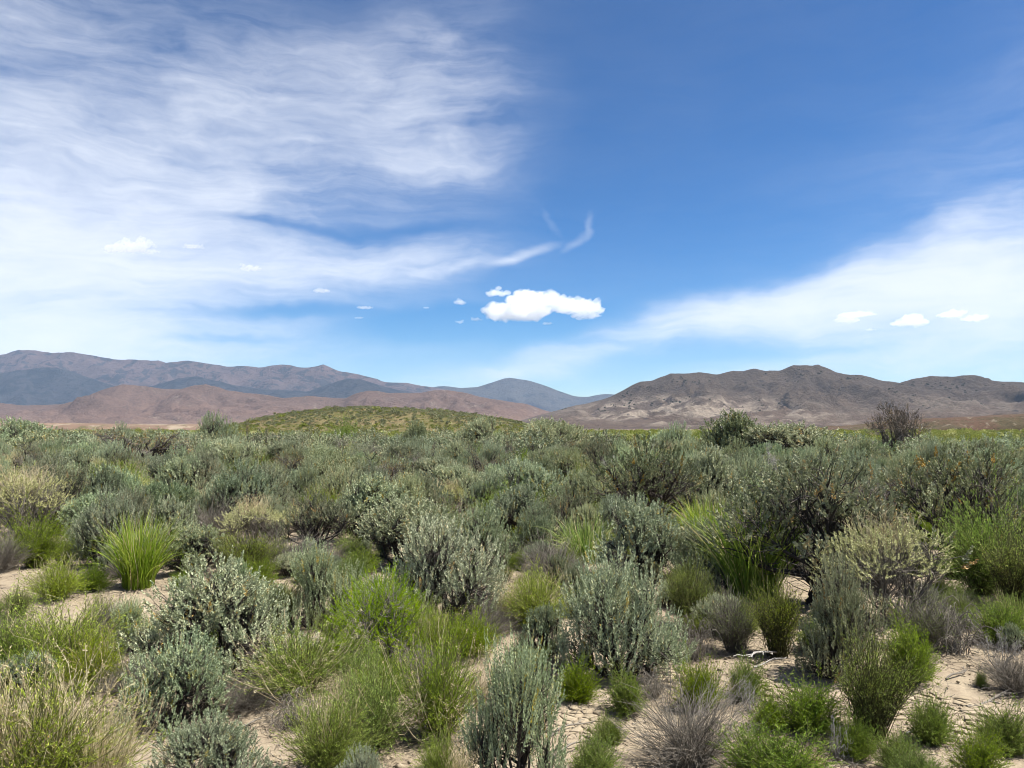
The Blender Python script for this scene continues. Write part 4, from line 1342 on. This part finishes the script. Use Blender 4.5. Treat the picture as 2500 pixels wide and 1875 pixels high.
for lab_, lx_, ly_ in NAMED:
    LAND.append((lab_, lx_, ly_))
NEARLOOK = {'dome': 'little green dome', 'vase': 'little olive rabbitbrush', 'sage': 'little silvery sagebrush', 'rabbit': 'little green rabbitbrush', 'yellow': 'little yellow-green rabbitbrush', 'dead_broom': 'little grey twiggy shrub'}
LOOK = {'sage': 'grey-green sagebrush', 'old_sage': 'dull open sagebrush', 'rabbit': 'green rabbitbrush', 'yellow': 'yellow-green rabbitbrush', 'dead_sage': 'dark half-bare sagebrush',
        'dead_broom': 'grey leafless twiggy shrub', 'saltbush': 'pale yellowish saltbush', 'bleached': 'white bleached dead branches', 'straw': 'blond straw grass', 'grass': 'green grass clump', 'sage_upright': 'tall-shooted sagebrush'}
MIXKEYS = ['sage', 'sage_upright', 'old_sage', 'rabbit', 'yellow', 'dead_sage', 'dead_broom', 'saltbush', 'bleached', 'straw', 'grass']
MIXP = np.array([0.40, 0.06, 0.14, 0.09, 0.065, 0.055, 0.055, 0.055, 0.015, 0.04, 0.03])
MIXP /= MIXP.sum()
n_fill = 0
FAR = []
tries = 14000
ys = np.sqrt(RNG.uniform(5.2 ** 2, 58.0 ** 2, tries))
xs = RNG.uniform(-1, 1, tries) * (0.68 * ys + 1.0)
order = np.argsort(ys)
sp = np.array([s_[:3] for s_ in SPOTS])
grid_pts = [tuple(s_) for s_ in SPOTS]
for x, y in zip(xs[order], ys[order]):
    px, py = to_px(x, y)
    if not (-160 < px < 2660):
        continue
    if y < 13.5 and (is_bare(px, py) or (px > 1330 and py > 1600)):
        continue
    near_y = y < 11.0
    ga = np.array(grid_pts)
    d = np.hypot(ga[:, 0] - x, ga[:, 1] - y)
    gap = (0.05 if near_y else 0.20 + 0.014 * y)
    if np.any(d < ga[:, 2] * (0.60 if near_y else 0.72) + gap):
        continue
    meadow = y > 34 and px > 1480
    if meadow and RNG.random() < (0.55 if y < 42 else 0.8):
        continue
    if y > 44 and RNG.random() < 0.35:
        continue
    if y > 31:
        FAR.append((x, y))
        grid_pts.append((x, y, 0.6))
        continue
    key = MIXKEYS[RNG.choice(len(MIXKEYS), p=MIXP)]
    if near_y:
        h = RNG.uniform(0.18, 0.38)
        key = ('sage', 'rabbit', 'dome', 'yellow', 'dead_broom', 'vase', 'sage')[RNG.integers(0, 7)]
    else:
        h = RNG.uniform(0.52, 1.12) * (1 + 0.016 * (y - 11)) * (1.0 if key not in ('rabbit', 'yellow', 'straw', 'grass', 'saltbush', 'dead_broom') else 0.78)
    w = h * RNG.uniform(0.95, 1.35) if key not in ('straw', 'grass') else h * 0.9
    look = LOOK[key] if not near_y else NEARLOOK[key]
    lab = name_by_neighbour(look, px, to_px(x, y, h * 0.5)[1])
    grp = look + (' in gaps of the foreground' if near_y else ' in the brush belt')
    stand(key, x, y, w, h, lab, group=grp, tilt=0.06)
    grid_pts.append((x, y, w * 0.5))
    n_fill += 1
print('PLANTS named', N_NAMED, 'fill', n_fill, 'far', len(FAR))


# --- far part of the belt and the green flat beyond it: nobody could count it
def joined(name, bufs):
    """one mesh of several parts, each with its own material"""
    V, Q, T, TN, mi_q, mi_t, n = [], [], [], [], [], [], 0
    for k, (b, m) in enumerate(bufs):
        v, q, t_, tn = b.arrays()
        V.append(v)
        Q.append(q + n)
        T.append(t_ + n)
        TN.append(tn)
        mi_q += [k] * len(q)
        mi_t += [k] * len(t_)
        n += len(v)
    me = raw_mesh(name, np.concatenate(V), np.concatenate(Q), np.concatenate(T), np.concatenate(TN), False, [m for _, m in bufs])
    me.polygons.foreach_set('material_index', np.array(mi_q + mi_t, np.int32))
    return me


def scatter(name, meshes, items, label):
    """one object of many instances; items: (x, y, z, width, height, rotation, variant)"""
    col = bpy.data.collections.new(name + '_variants')
    for i, me in enumerate(meshes):
        col.objects.link(bpy.data.objects.new('%s_%02d' % (name, i), me))
    it = np.array(items, float)
    pm = bpy.data.meshes.new(name)
    pm.from_pydata([tuple(r[:3]) for r in it], [], [])
    for an, ty, val in (('rot', 'FLOAT', it[:, 5]), ('pick', 'INT', (it[:, 6].astype(int) % len(meshes)))):
        pm.attributes.new(an, ty, 'POINT').data.foreach_set('value', np.ascontiguousarray(val, np.int32 if ty == 'INT' else np.float32))
    pm.attributes.new('size', 'FLOAT_VECTOR', 'POINT').data.foreach_set('vector', np.ascontiguousarray(it[:, [3, 3, 4]], np.float32).ravel())
    o = link(name, pm, kind='stuff', label=label)
    ng = bpy.data.node_groups.new(name, 'GeometryNodeTree')
    ng.interface.new_socket('Geometry', in_out='INPUT', socket_type='NodeSocketGeometry')
    ng.interface.new_socket('Geometry', in_out='OUTPUT', socket_type='NodeSocketGeometry')
    gi, go = ng.nodes.new('NodeGroupInput'), ng.nodes.new('NodeGroupOutput')
    ci = ng.nodes.new('GeometryNodeCollectionInfo')
    ci.inputs['Collection'].default_value = col
    ci.inputs['Separate Children'].default_value = True
    ci.inputs['Reset Children'].default_value = True
    ip = ng.nodes.new('GeometryNodeInstanceOnPoints')
    ip.inputs['Pick Instance'].default_value = True
    cmb = ng.nodes.new('ShaderNodeCombineXYZ')

    def named(n_, ty):
        a_ = ng.nodes.new('GeometryNodeInputNamedAttribute')
        a_.data_type = ty
        a_.inputs['Name'].default_value = n_
        return a_.outputs['Attribute']
    L = ng.links
    L.new(gi.outputs[0], ip.inputs['Points'])
    L.new(ci.outputs[0], ip.inputs['Instance'])
    L.new(named('pick', 'INT'), ip.inputs['Instance Index'])
    L.new(named('rot', 'FLOAT'), cmb.inputs[2])
    L.new(cmb.outputs[0], ip.inputs['Rotation'])
    L.new(named('size', 'FLOAT_VECTOR'), ip.inputs['Scale'])
    L.new(ip.outputs[0], go.inputs[0])
    o.modifiers.new('scatter', 'NODES').node_group = ng
    return o


far_sage, far_green = [], []
for i, (x, y) in enumerate(FAR):
    r = RNG.random()
    h = RNG.uniform(0.85, 1.75) * (1.0 if r < 0.8 else 0.75)
    h *= 0.75 if x / y > 0.12 and y > 36 else 1.0
    it = (x, y, float(ground_z(x, y)) - 0.03, h * RNG.uniform(1.0, 1.3), h, RNG.uniform(0, 6.28), i)
    (far_sage if r < 0.86 else far_green).append(it)
lod = []
for s in range(6):
    wd_, fo_ = leafy_shrub(600 + s, lobes=10, shoots=260, per=11, width=1.25, height=1.0, leaf=(0.034, 0.066, 0.026), shoot_len=(0.08, 0.18), low=0.08 if s % 2 else 0.18, zmin=-0.5, dead=50, limb=0.026, bare=0.0 if s % 2 else 0.25)
    lod.append(joined('distant_sage', [(wd_, M_BARK), (fo_, M_SAGE if s % 3 else M_SAGE_OLD)]))
bt_, _, _ = branch_tree(690, 0.95, 0.035, 5, (3, 4), 0.6, gnarl=0.13, stems=6)
lod.append(joined('distant_dead_sage', [(bt_, M_GREY)]))
scatter('distant_sagebrush', lod, far_sage, 'grey-green mass of distant sagebrush at the back of the belt')
lod = []
for s in range(3):
    wd_, fo_ = leafy_shrub(620 + s, lobes=10, shoots=260, per=11, width=1.25, height=1.0, leaf=(0.030, 0.062, 0.013), shoot_len=(0.10, 0.22), low=0.05, zmin=-0.5, dead=20)
    lod.append(joined('distant_rabbit', [(wd_, M_STEM), (fo_, (M_YELLOW, M_RABBIT, M_SALT)[s])]))
scatter('distant_rabbitbrush', lod, far_green, 'yellow-green mass of distant rabbitbrush at the back of the belt')


def tufts(seed, mat, shoots, per, leaf, nm):
    return [joined(nm, [(leafy_shrub(seed + s, lobes=6, shoots=shoots, per=per, width=1.4, height=1.0, leaf=leaf, shoot_len=(0.15, 0.3), low=0.05, zmin=-0.4, dead=0)[1], mat)]) for s in range(5)]


SMALL = (0.10, 0.20, 0.06)
lush, dull, pale = [], [], []
n = 6500
yy = 42 * (340 / 42) ** RNG.random(n)
xx = RNG.uniform(-0.72, 0.72, n) * yy
for i, (x, y) in enumerate(zip(xx, yy)):
    px, py = to_px(x, y)
    onk = KY[0] - 4 < y < KY[-1] and KX[0] < x * KD / y < KX[-1]
    if onk and y > 225:
        continue
    s = RNG.uniform(0.25, 0.75) * (1 + y / 200)
    it = (x, y, -0.05, s * 1.5, s, RNG.uniform(0, 6.28), i)
    patch = float(vnoise(np.array(x / 22.0), np.array(y / 40.0), 91)) + RNG.normal() * 0.35
    if patch > 0.55:
        pale.append(it)
    elif patch > -0.25 or px > 1400:
        lush.append(it)
    else:
        dull.append(it)
scatter('meadow_scrub', tufts(640, M_MEADOW, 60, 6, SMALL, 'meadow_tuft'), lush, 'green low scrub covering the flat beyond the sagebrush')
scatter('meadow_sage', tufts(650, M_SAGE_OLD, 60, 6, SMALL, 'meadow_tuft'), dull, 'dull low scrub on the flat beyond the sagebrush')
scatter('meadow_straw', tufts(655, M_SALT, 60, 6, SMALL, 'meadow_tuft'), pale, 'yellowish low scrub and grass on the flat beyond the sagebrush')

# scrub dots on the knoll
kd, kg = [], []
BIG = (0.18, 0.34, 0.14)
for i in range(6000):
    iu, iv = RNG.integers(2, KZ.shape[0] - 2), int(RNG.uniform(0.02, 0.60) * KZ.shape[1])
    x, y, z = KX[iu] + RNG.normal() * 0.2, KY[iv] + RNG.normal() * 0.8, KZ[iu, iv]
    if z < 0.05 or float(fbm(np.array(x / 6.0), np.array(y / 9.0), 3, 44)) + RNG.normal() * 0.3 < -0.5:
        continue
    s = RNG.gamma(5.0, 0.085) + 0.12
    (kg if (z < 2.6 and RNG.random() < 0.8) or RNG.random() < 0.12 else kd).append((x, y, z - 0.05, s * 1.2, s, RNG.uniform(0, 6.28), i))
scatter('knoll_scrub', tufts(660, M_SAGE_OLD, 30, 5, BIG, 'knoll_tuft'), kd, 'low dark scrub dotted over the knoll')
scatter('knoll_green_scrub', tufts(665, M_MEADOW, 30, 5, BIG, 'knoll_tuft'), kg, 'low green scrub towards the foot of the knoll')

# junipers speckling the upper slopes of the brown mountain
RX, Rv, RZ, RY = RM
jt = []
m_jun = leaf_material('juniper_leaf', ((0.020, 0.030, 0.015), (0.032, 0.042, 0.022), (0.045, 0.055, 0.030)), 0.0, 0.0, 0.1)
ncol = RZ.shape[1]
crest = int(ncol * 0.8)
dn = 0
while len(jt) < 520 and dn < 20000:
    dn += 1
    iu, iv = RNG.integers(0, RZ.shape[0]), int(crest - abs(RNG.normal()) * crest * 0.28)
    if iv < crest * 0.35 or iv > crest - 5 or RZ[iu, iv] < 90:
        continue
    if float(fbm(np.array(RX[iu] / 260.0), np.array(RY[iu, iv] / 260.0), 3, 99)) + RNG.normal() * 0.15 < 0.28:
        continue
    s = RNG.uniform(7, 13)
    jt.append((RX[iu] + RNG.normal() * 6, RY[iu, iv], RZ[iu, iv] - 1.0, s, s * 0.9, RNG.uniform(0, 6.28), dn))
if jt:
    scatter('mountain_junipers', tufts(670, m_jun, 30, 5, BIG, 'juniper_tuft'), jt, 'dark junipers speckling the upper slopes of the brown mountain')


# ------------------------------------------------------------------ cracked mud, litter and sticks
m_plate, t, o = new_mat('mud_plate')
pos = t.node('ShaderNodeNewGeometry').outputs['Position']
c = t.mix(t.smooth(t.noise(pos, 5.0, 5, 0.6), 0.35, 0.65), (0.258, 0.210, 0.142), (0.315, 0.262, 0.186))
c = t.mix(t.smooth(t.noise(pos, 70.0, 4, 0.65), 0.5, 0.75, 0, 0.5), c, (0.185, 0.146, 0.106))
principled(t, o, c, 0.95, 0.08, bump(t, t.noise(pos, 45.0, 5, 0.7), 0.8, 0.01))


def clip_poly(poly, mid, nrm):
    out = []
    for i in range(len(poly)):
        a, b = poly[i], poly[(i + 1) % len(poly)]
        da, db = np.dot(a - mid, nrm), np.dot(b - mid, nrm)
        if da <= 0:
            out.append(a)
        if da * db < 0:
            out.append(a + (b - a) * da / (da - db))
    return out


def mud(px, py, wx, wy, cell, most):
    cx, cyy, _ = at(px, py)
    rx = wx * cyy / F_PX
    ry = abs(at(px, py - wy)[1] - at(px, py + wy)[1]) / 2
    pts = []
    for gx_ in np.arange(-rx * 1.4, rx * 1.4, cell):
        for gy_ in np.arange(-ry * 1.4, ry * 1.4, cell):
            pts.append((cx + gx_ + RNG.uniform(-0.48, 0.48) * cell, cyy + gy_ + RNG.uniform(-0.48, 0.48) * cell))
    pts = np.array(pts)
    q = ((pts[:, 0] - cx) / rx) ** 2 + ((pts[:, 1] - cyy) / ry) ** 2
    q = q + 0.5 * fbm(pts[:, 0] / 0.3, pts[:, 1] / 0.3, 2, 55)
    n = 0
    for i in np.argsort(q):
        if q[i] > 1 or n >= most:
            break
        p = pts[i]
        if RNG.random() < 0.10:
            continue
        dd = np.hypot(*(pts - p).T)
        poly = [p + np.array(v) * cell * 1.3 for v in ((-1, -1), (1, -1), (1, 1), (-1, 1))]
        for j in np.argsort(dd)[1:14]:
            dv = pts[j] - p
            L = np.linalg.norm(dv)
            poly = clip_poly(poly, p + dv * (0.5 - 0.0040 / L), dv / L)
        if len(poly) < 3:
            continue
        P = np.array(poly)
        m = P.mean(0)
        # wander each edge so that the cracks are not ruled lines
        E = []
        for a_, b_ in zip(P, np.roll(P, -1, 0)):
            E += [a_, (a_ + b_) / 2 + (m - (a_ + b_) / 2) * RNG.uniform(-0.02, 0.16)]
        P = np.array(E)
        k = len(P)
        hgt = RNG.uniform(0.004, 0.009)
        ring = lambda f, z: np.concatenate([m + (P - m) * f, np.full((k, 1), z)], 1)
        tilt = RNG.normal(size=2) * 0.03
        V = np.concatenate([ring(1.0, -0.02), ring(0.99, hgt * 0.6), ring(0.93, hgt), np.array([[m[0], m[1], hgt * 0.93]])])
        V[:, 2] += ((V[:, :2] - m) @ tilt) * (V[:, 2] > 0)
        ii = np.arange(k)
        jj = (ii + 1) % k
        quads = np.concatenate([np.stack([ii, jj, jj + k, ii + k], 1), np.stack([ii + k, jj + k, jj + 2 * k, ii + 2 * k], 1)])
        tris = np.stack([ii + 2 * k, jj + 2 * k, np.full(k, 3 * k)], 1)
        V[:, :2] -= m
        ob = link('mud_plate', raw_mesh('mud_plate', V, quads, tris, None, False, [m_plate]), parent=ground)
        ob.location = (m[0], m[1], float(ground_z(m[0], m[1])) + 0.004)
        n += 1
    return n


NP = mud(2300, 1745, 130, 62, 0.072, 130) + mud(1885, 1670, 80, 38, 0.075, 40) + mud(1420, 1770, 80, 40, 0.07, 40) + mud(1590, 1650, 60, 30, 0.08, 20) + mud(300, 1500, 90, 26, 0.11, 30) + mud(2400, 1870, 60, 40, 0.07, 30)

# soil clods, leaf litter and twigs
sp = np.array(SPOTS)
nearp = sp[(sp[:, 1] < 14)]


def near_shrub(n, k0, k1):
    i = RNG.integers(0, len(nearp), n)
    a = RNG.uniform(0, 6.28, n)
    r = nearp[i, 2] * RNG.uniform(k0, k1, n)
    return nearp[i, 0] + np.cos(a) * r, nearp[i, 1] + np.sin(a) * r


tw = Buf()
x1, y1 = near_shrub(8000, 0.2, 1.7)
x2 = RNG.uniform(-1, 1, 1800)
y2 = RNG.uniform(3.2, 11, 1800)
x2 = x2 * 0.68 * y2
X = np.concatenate([x1, x2])
Y = np.concatenate([y1, y2])
N = len(X)
a = RNG.uniform(0, 6.28, N)
L = RNG.uniform(0.03, 0.16, N)
Z = ground_z(X, Y) + 0.010
p0 = np.stack([X, Y, Z + RNG.uniform(0, 0.012, N)], 1)
p1 = p0 + np.stack([np.cos(a) * L, np.sin(a) * L, RNG.uniform(-0.004, 0.03, N)], 1)
tw.tubes(curve(p0, p1, 3, RNG, wob=0.08), taper(N, 3, RNG.uniform(0.0012, 0.0032, N), 0.0010), RNG.uniform(0.2, 1.0, N), 3)
link('twig_litter', tw.mesh('twig_litter', M_GREY), kind='stuff', label='grey dead twigs littering the soil under the shrubs')
lf = Buf()
X, Y = near_shrub(38000, 0.0, 1.35)
N = len(X)
p0 = np.stack([X, Y, ground_z(X, Y) + RNG.uniform(0.004, 0.016, N)], 1)
lf.leaves(p0, np.stack([RNG.normal(size=N), RNG.normal(size=N), RNG.normal(size=N) * 0.15], 1), RNG.uniform(0.012, 0.035, N), RNG.uniform(0.004, 0.009, N), RNG.uniform(0, 1, N), RNG)
m_lit = leaf_material('leaf_litter', ((0.10, 0.080, 0.060), (0.175, 0.140, 0.105), (0.29, 0.24, 0.175)), 0, 0, 0.05)
link('leaf_litter', lf.mesh('leaf_litter', m_lit), kind='stuff', label='brown leaf litter strewn under the foreground shrubs')
cl = []
octa = np.array([(1, 0, 0), (-1, 0, 0), (0, 1, 0), (0, -1, 0), (0, 0, 1), (0, 0, -1)], float)
of = np.array([(0, 2, 4), (2, 1, 4), (1, 3, 4), (3, 0, 4), (2, 0, 5), (1, 2, 5), (3, 1, 5), (0, 3, 5)])
N = 5200
Y = RNG.uniform(3.0, 11, N)
X = RNG.uniform(-0.7, 0.7, N) * Y
S = RNG.gamma(2.0, 0.0042, N) + 0.003
vv = octa[None] * (S[:, None, None] * RNG.uniform(0.6, 1.3, (N, 6, 1))) * np.array([1, 1, 0.6])
vv += np.stack([X, Y, ground_z(X, Y) + 0.006], 1)[:, None, :]
link('soil_clods', raw_mesh('soil_clods', vv.reshape(-1, 3), None, (of[None] + np.arange(N)[:, None, None] * 6).reshape(-1, 3), None, False, [m_plate]), kind='stuff', label='small clods of pale soil scattered on the bare ground')


def stick(pa, pb, r, label, lift=0.02, mat=M_PALE):
    xa, ya, za = at(*pa)
    xb, yb, zb = at(*pb)
    b = Buf()
    P = curve(np.array([[xa, ya, za + r]]), np.array([[xb, yb, zb + r + lift]]), 8, RNG, wob=0.035)
    b.tubes(P, taper(1, 8, r, r * 0.5), np.array([0.6]), 6)
    k = np.array([3, 4, 5, 6])
    q0 = P[0, k]
    L = np.linalg.norm(P[0, -1] - P[0, 0])
    q1 = q0 + unit((P[0, -1] - P[0, 0])[None] / L + RNG.normal(size=(4, 3)) * np.array([0.6, 0.6, 0.15])) * L * RNG.uniform(0.12, 0.3, 4)[:, None]
    q1[:, 2] = np.maximum(q1[:, 2], q0[:, 2] - 0.01)
    b.tubes(curve(q0, q1, 4, RNG, wob=0.06), taper(4, 4, r * 0.55, r * 0.25), np.full(4, 0.8), 4)
    link('fallen_stick', b.mesh('fallen_stick', mat, True), label=label, category='stick', group='fallen sticks')


stick((1925, 1590), (1835, 1645), 0.011, 'pale fallen stick slanting on the soil left of the silvery right sagebrush', 0.10)
stick((1840, 1632), (1915, 1618), 0.008, 'short pale stick lying beside the slanting one, left of the silvery right sagebrush')
stick((1160, 1590), (1205, 1572), 0.010, 'short pale stick on the soil behind the front centre sagebrush')
stick((1340, 1860), (1420, 1825), 0.007, 'thin grey stick on the soil right of the front centre sagebrush', mat=M_GREY)
stick((1345, 1800), (1455, 1770), 0.006, 'long thin grey stick on bare soil below the green domes right of centre', mat=M_GREY)
stick((2360, 1730), (2480, 1690), 0.010, 'grey stick at the foot of the dead shrub on the right edge', mat=M_GREY)
stick((2310, 1660), (2360, 1645), 0.008, 'short grey stick on the soil right of the large bright green dome', mat=M_GREY)
stick((2210, 1795), (2260, 1780), 0.007, 'pale stick beside the green dome on cracked mud', mat=M_PALE)
stick((560, 1790), (640, 1765), 0.007, 'grey stick on shaded soil below the large left sagebrush', mat=M_GREY)

# ------------------------------------------------------------------ cumulus puffs, far beyond the mountains
m_cloud, t, o = new_mat('cloud_vapour')
vs_ = t.node('ShaderNodeVolumeScatter')
vs_.inputs['Color'].default_value = (1, 1, 1, 1)
vs_.inputs['Density'].default_value = 0.0044
vs_.inputs['Anisotropy'].default_value = 0.35
t.l.new(vs_.outputs[0], o.inputs['Volume'])
m_faint = m_cloud.copy()
m_faint.name = 'thin_cloud_vapour'
next(n_ for n_ in m_faint.node_tree.nodes if n_.type == 'VOLUME_SCATTER').inputs['Density'].default_value = 0.0034
import bmesh


def cloud(blobs, label, D=17000.0, seed=0, vox=26.0, group='small white cumulus clouds', mat=None):
    rng = np.random.default_rng(900 + seed)
    bm = bmesh.new()
    cxp = np.mean([b[0] for b in blobs])
    cyp = max(b[1] + b[3] for b in blobs)
    lx, lz = px_dir(cxp, cyp)
    org = np.array([lx * D, D, CAM_H + lz * D])
    m = D / F_PX
    for bx, by, rx, ry in blobs:
        r = bmesh.ops.create_icosphere(bm, subdivisions=3, radius=1.0)
        lx, lz = px_dir(bx, by)
        for v in r['verts']:
            v.co = (v.co.x * rx * 0.85 * m + lx * D - org[0], v.co.y * rx * 0.55 * m + D - org[1], v.co.z * ry * 0.55 * m + CAM_H + lz * D - org[2])
        k = max(5, int(rx * ry / 30))
        for j in range(k):
            u = rng.uniform(-1, 1)
            ax = bx + u * rx * 0.8
            ay = by + rng.uniform(-0.75, 0.55) * ry * math.sqrt(1 - 0.8 * u * u)
            lx, lz = px_dir(ax, ay)
            c = np.array([lx * D, D + rng.normal() * rx * m * 0.3, CAM_H + lz * D]) - org
            sz = ry * rng.uniform(0.28, 0.62) * m
            sx = sz * rng.uniform(1.1, 2.0)
            r = bmesh.ops.create_icosphere(bm, subdivisions=2, radius=1.0)
            for v in r['verts']:
                v.co = (v.co.x * sx + c[0], v.co.y * sx + c[1], v.co.z * sz * (1.0 if v.co.z > 0 else 0.7) + c[2])
    me = bpy.data.meshes.new('cloud')
    bm.to_mesh(me)
    bm.free()
    ob = bpy.data.objects.new('cloud', me)
    COL.objects.link(ob)
    md = ob.modifiers.new('remesh', 'REMESH')
    md.mode = 'VOXEL'
    md.voxel_size = vox
    dg = bpy.context.evaluated_depsgraph_get()
    me2 = bpy.data.meshes.new_from_object(ob.evaluated_get(dg))
    ob.modifiers.clear()
    ob.data = me2
    n = len(me2.vertices)
    co = np.empty(n * 3, np.float32)
    no = np.empty(n * 3, np.float32)
    me2.vertices.foreach_get('co', co)
    me2.vertex_normals.foreach_get('vector', no)
    co, no = co.reshape(-1, 3).astype(float), no.reshape(-1, 3).astype(float)
    d = 0
    size = max(b[3] for b in blobs) * m
    for k_, (s_, a_) in enumerate(((1.2, 0.24), (0.55, 0.24), (0.25, 0.18), (0.12, 0.11))):
        s_, a_ = s_ * size, a_ * size
        d = d + a_ * (vnoise(co[:, 0] / s_ + co[:, 1] / s_ * 0.7, co[:, 2] / s_ * 1.3 + co[:, 1] / s_ * 0.6, 70 + k_ + seed))
    co += no * d[:, None]
    me2.vertices.foreach_set('co', co.astype(np.float32).ravel())
    me2.update()
    me2.polygons.foreach_set('use_smooth', np.ones(len(me2.polygons), bool))
    me2.materials.clear()
    me2.materials.append(mat or m_cloud)
    ob.location = org
    ob['label'] = label
    ob['category'] = 'cloud'
    ob['group'] = group
    return ob


cloud([(1262, 762, 84, 24), (1235, 772, 56, 13), (1290, 738, 58, 22), (1320, 728, 46, 16), (1355, 738, 34, 18), (1410, 752, 58, 20), (1395, 742, 32, 18), (1440, 758, 34, 14), (1430, 772, 42, 8)], 'largest white cumulus cloud, over the gap between the mountains', seed=1)
cloud([(1212, 716, 32, 11)], 'small white cloud touching the top left of the largest cumulus', seed=2, vox=16)
cloud([(1126, 738, 15, 9)], 'small white puff left of the largest cumulus', seed=3, vox=13)
cloud([(1122, 786, 13, 6)], 'tiny white puff low left of the largest cumulus', seed=4, vox=10, mat=m_faint)
cloud([(1162, 780, 16, 6)], 'wispy puff just left of the foot of the largest cumulus', seed=5, vox=10, mat=m_faint)
cloud([(1335, 790, 14, 5)], 'tiny white puff below the largest cumulus', seed=6, vox=10)
cloud([(2070, 782, 36, 11), (2090, 768, 54, 9)], 'leftmost of the three white clouds over the right mountain', seed=7, vox=18, mat=m_faint)
cloud([(2215, 790, 50, 10), (2225, 779, 34, 13), (2245, 785, 28, 10)], 'middle of the three white clouds over the right mountain', seed=8, vox=18)
cloud([(2320, 768, 34, 13), (2380, 779, 34, 10)], 'rightmost of the three white clouds over the right mountain', seed=9, vox=18)
cloud([(2124, 805, 12, 5)], 'tiny white puff below the leftmost cloud over the right mountain', seed=10, vox=10, mat=m_faint)
cloud([(300, 607, 62, 12), (340, 598, 36, 15), (358, 614, 30, 8)], 'white cloud high at the left within the cirrus veil', seed=11, vox=18, mat=m_faint)
cloud([(470, 602, 28, 8)], 'small white puff right of the left cloud in the cirrus', seed=12, vox=12, mat=m_faint)
cloud([(612, 656, 32, 9)], 'white puff in the cirrus left of centre', seed=13, vox=12, mat=m_faint)
cloud([(785, 710, 26, 7)], 'white puff low in the sky left of the largest cumulus group', seed=14, vox=12, mat=m_faint)
cloud([(890, 751, 24, 6)], 'faint flat puff left of the small white puff', seed=15, vox=12, mat=m_faint)
cloud([(877, 776, 13, 4)], 'tiny white puff below the faint flat puff', seed=16, vox=10, mat=m_faint)
cloud([(1040, 751, 10, 4)], 'tiniest white puff left of the largest cumulus group', seed=17, vox=10, mat=m_faint)
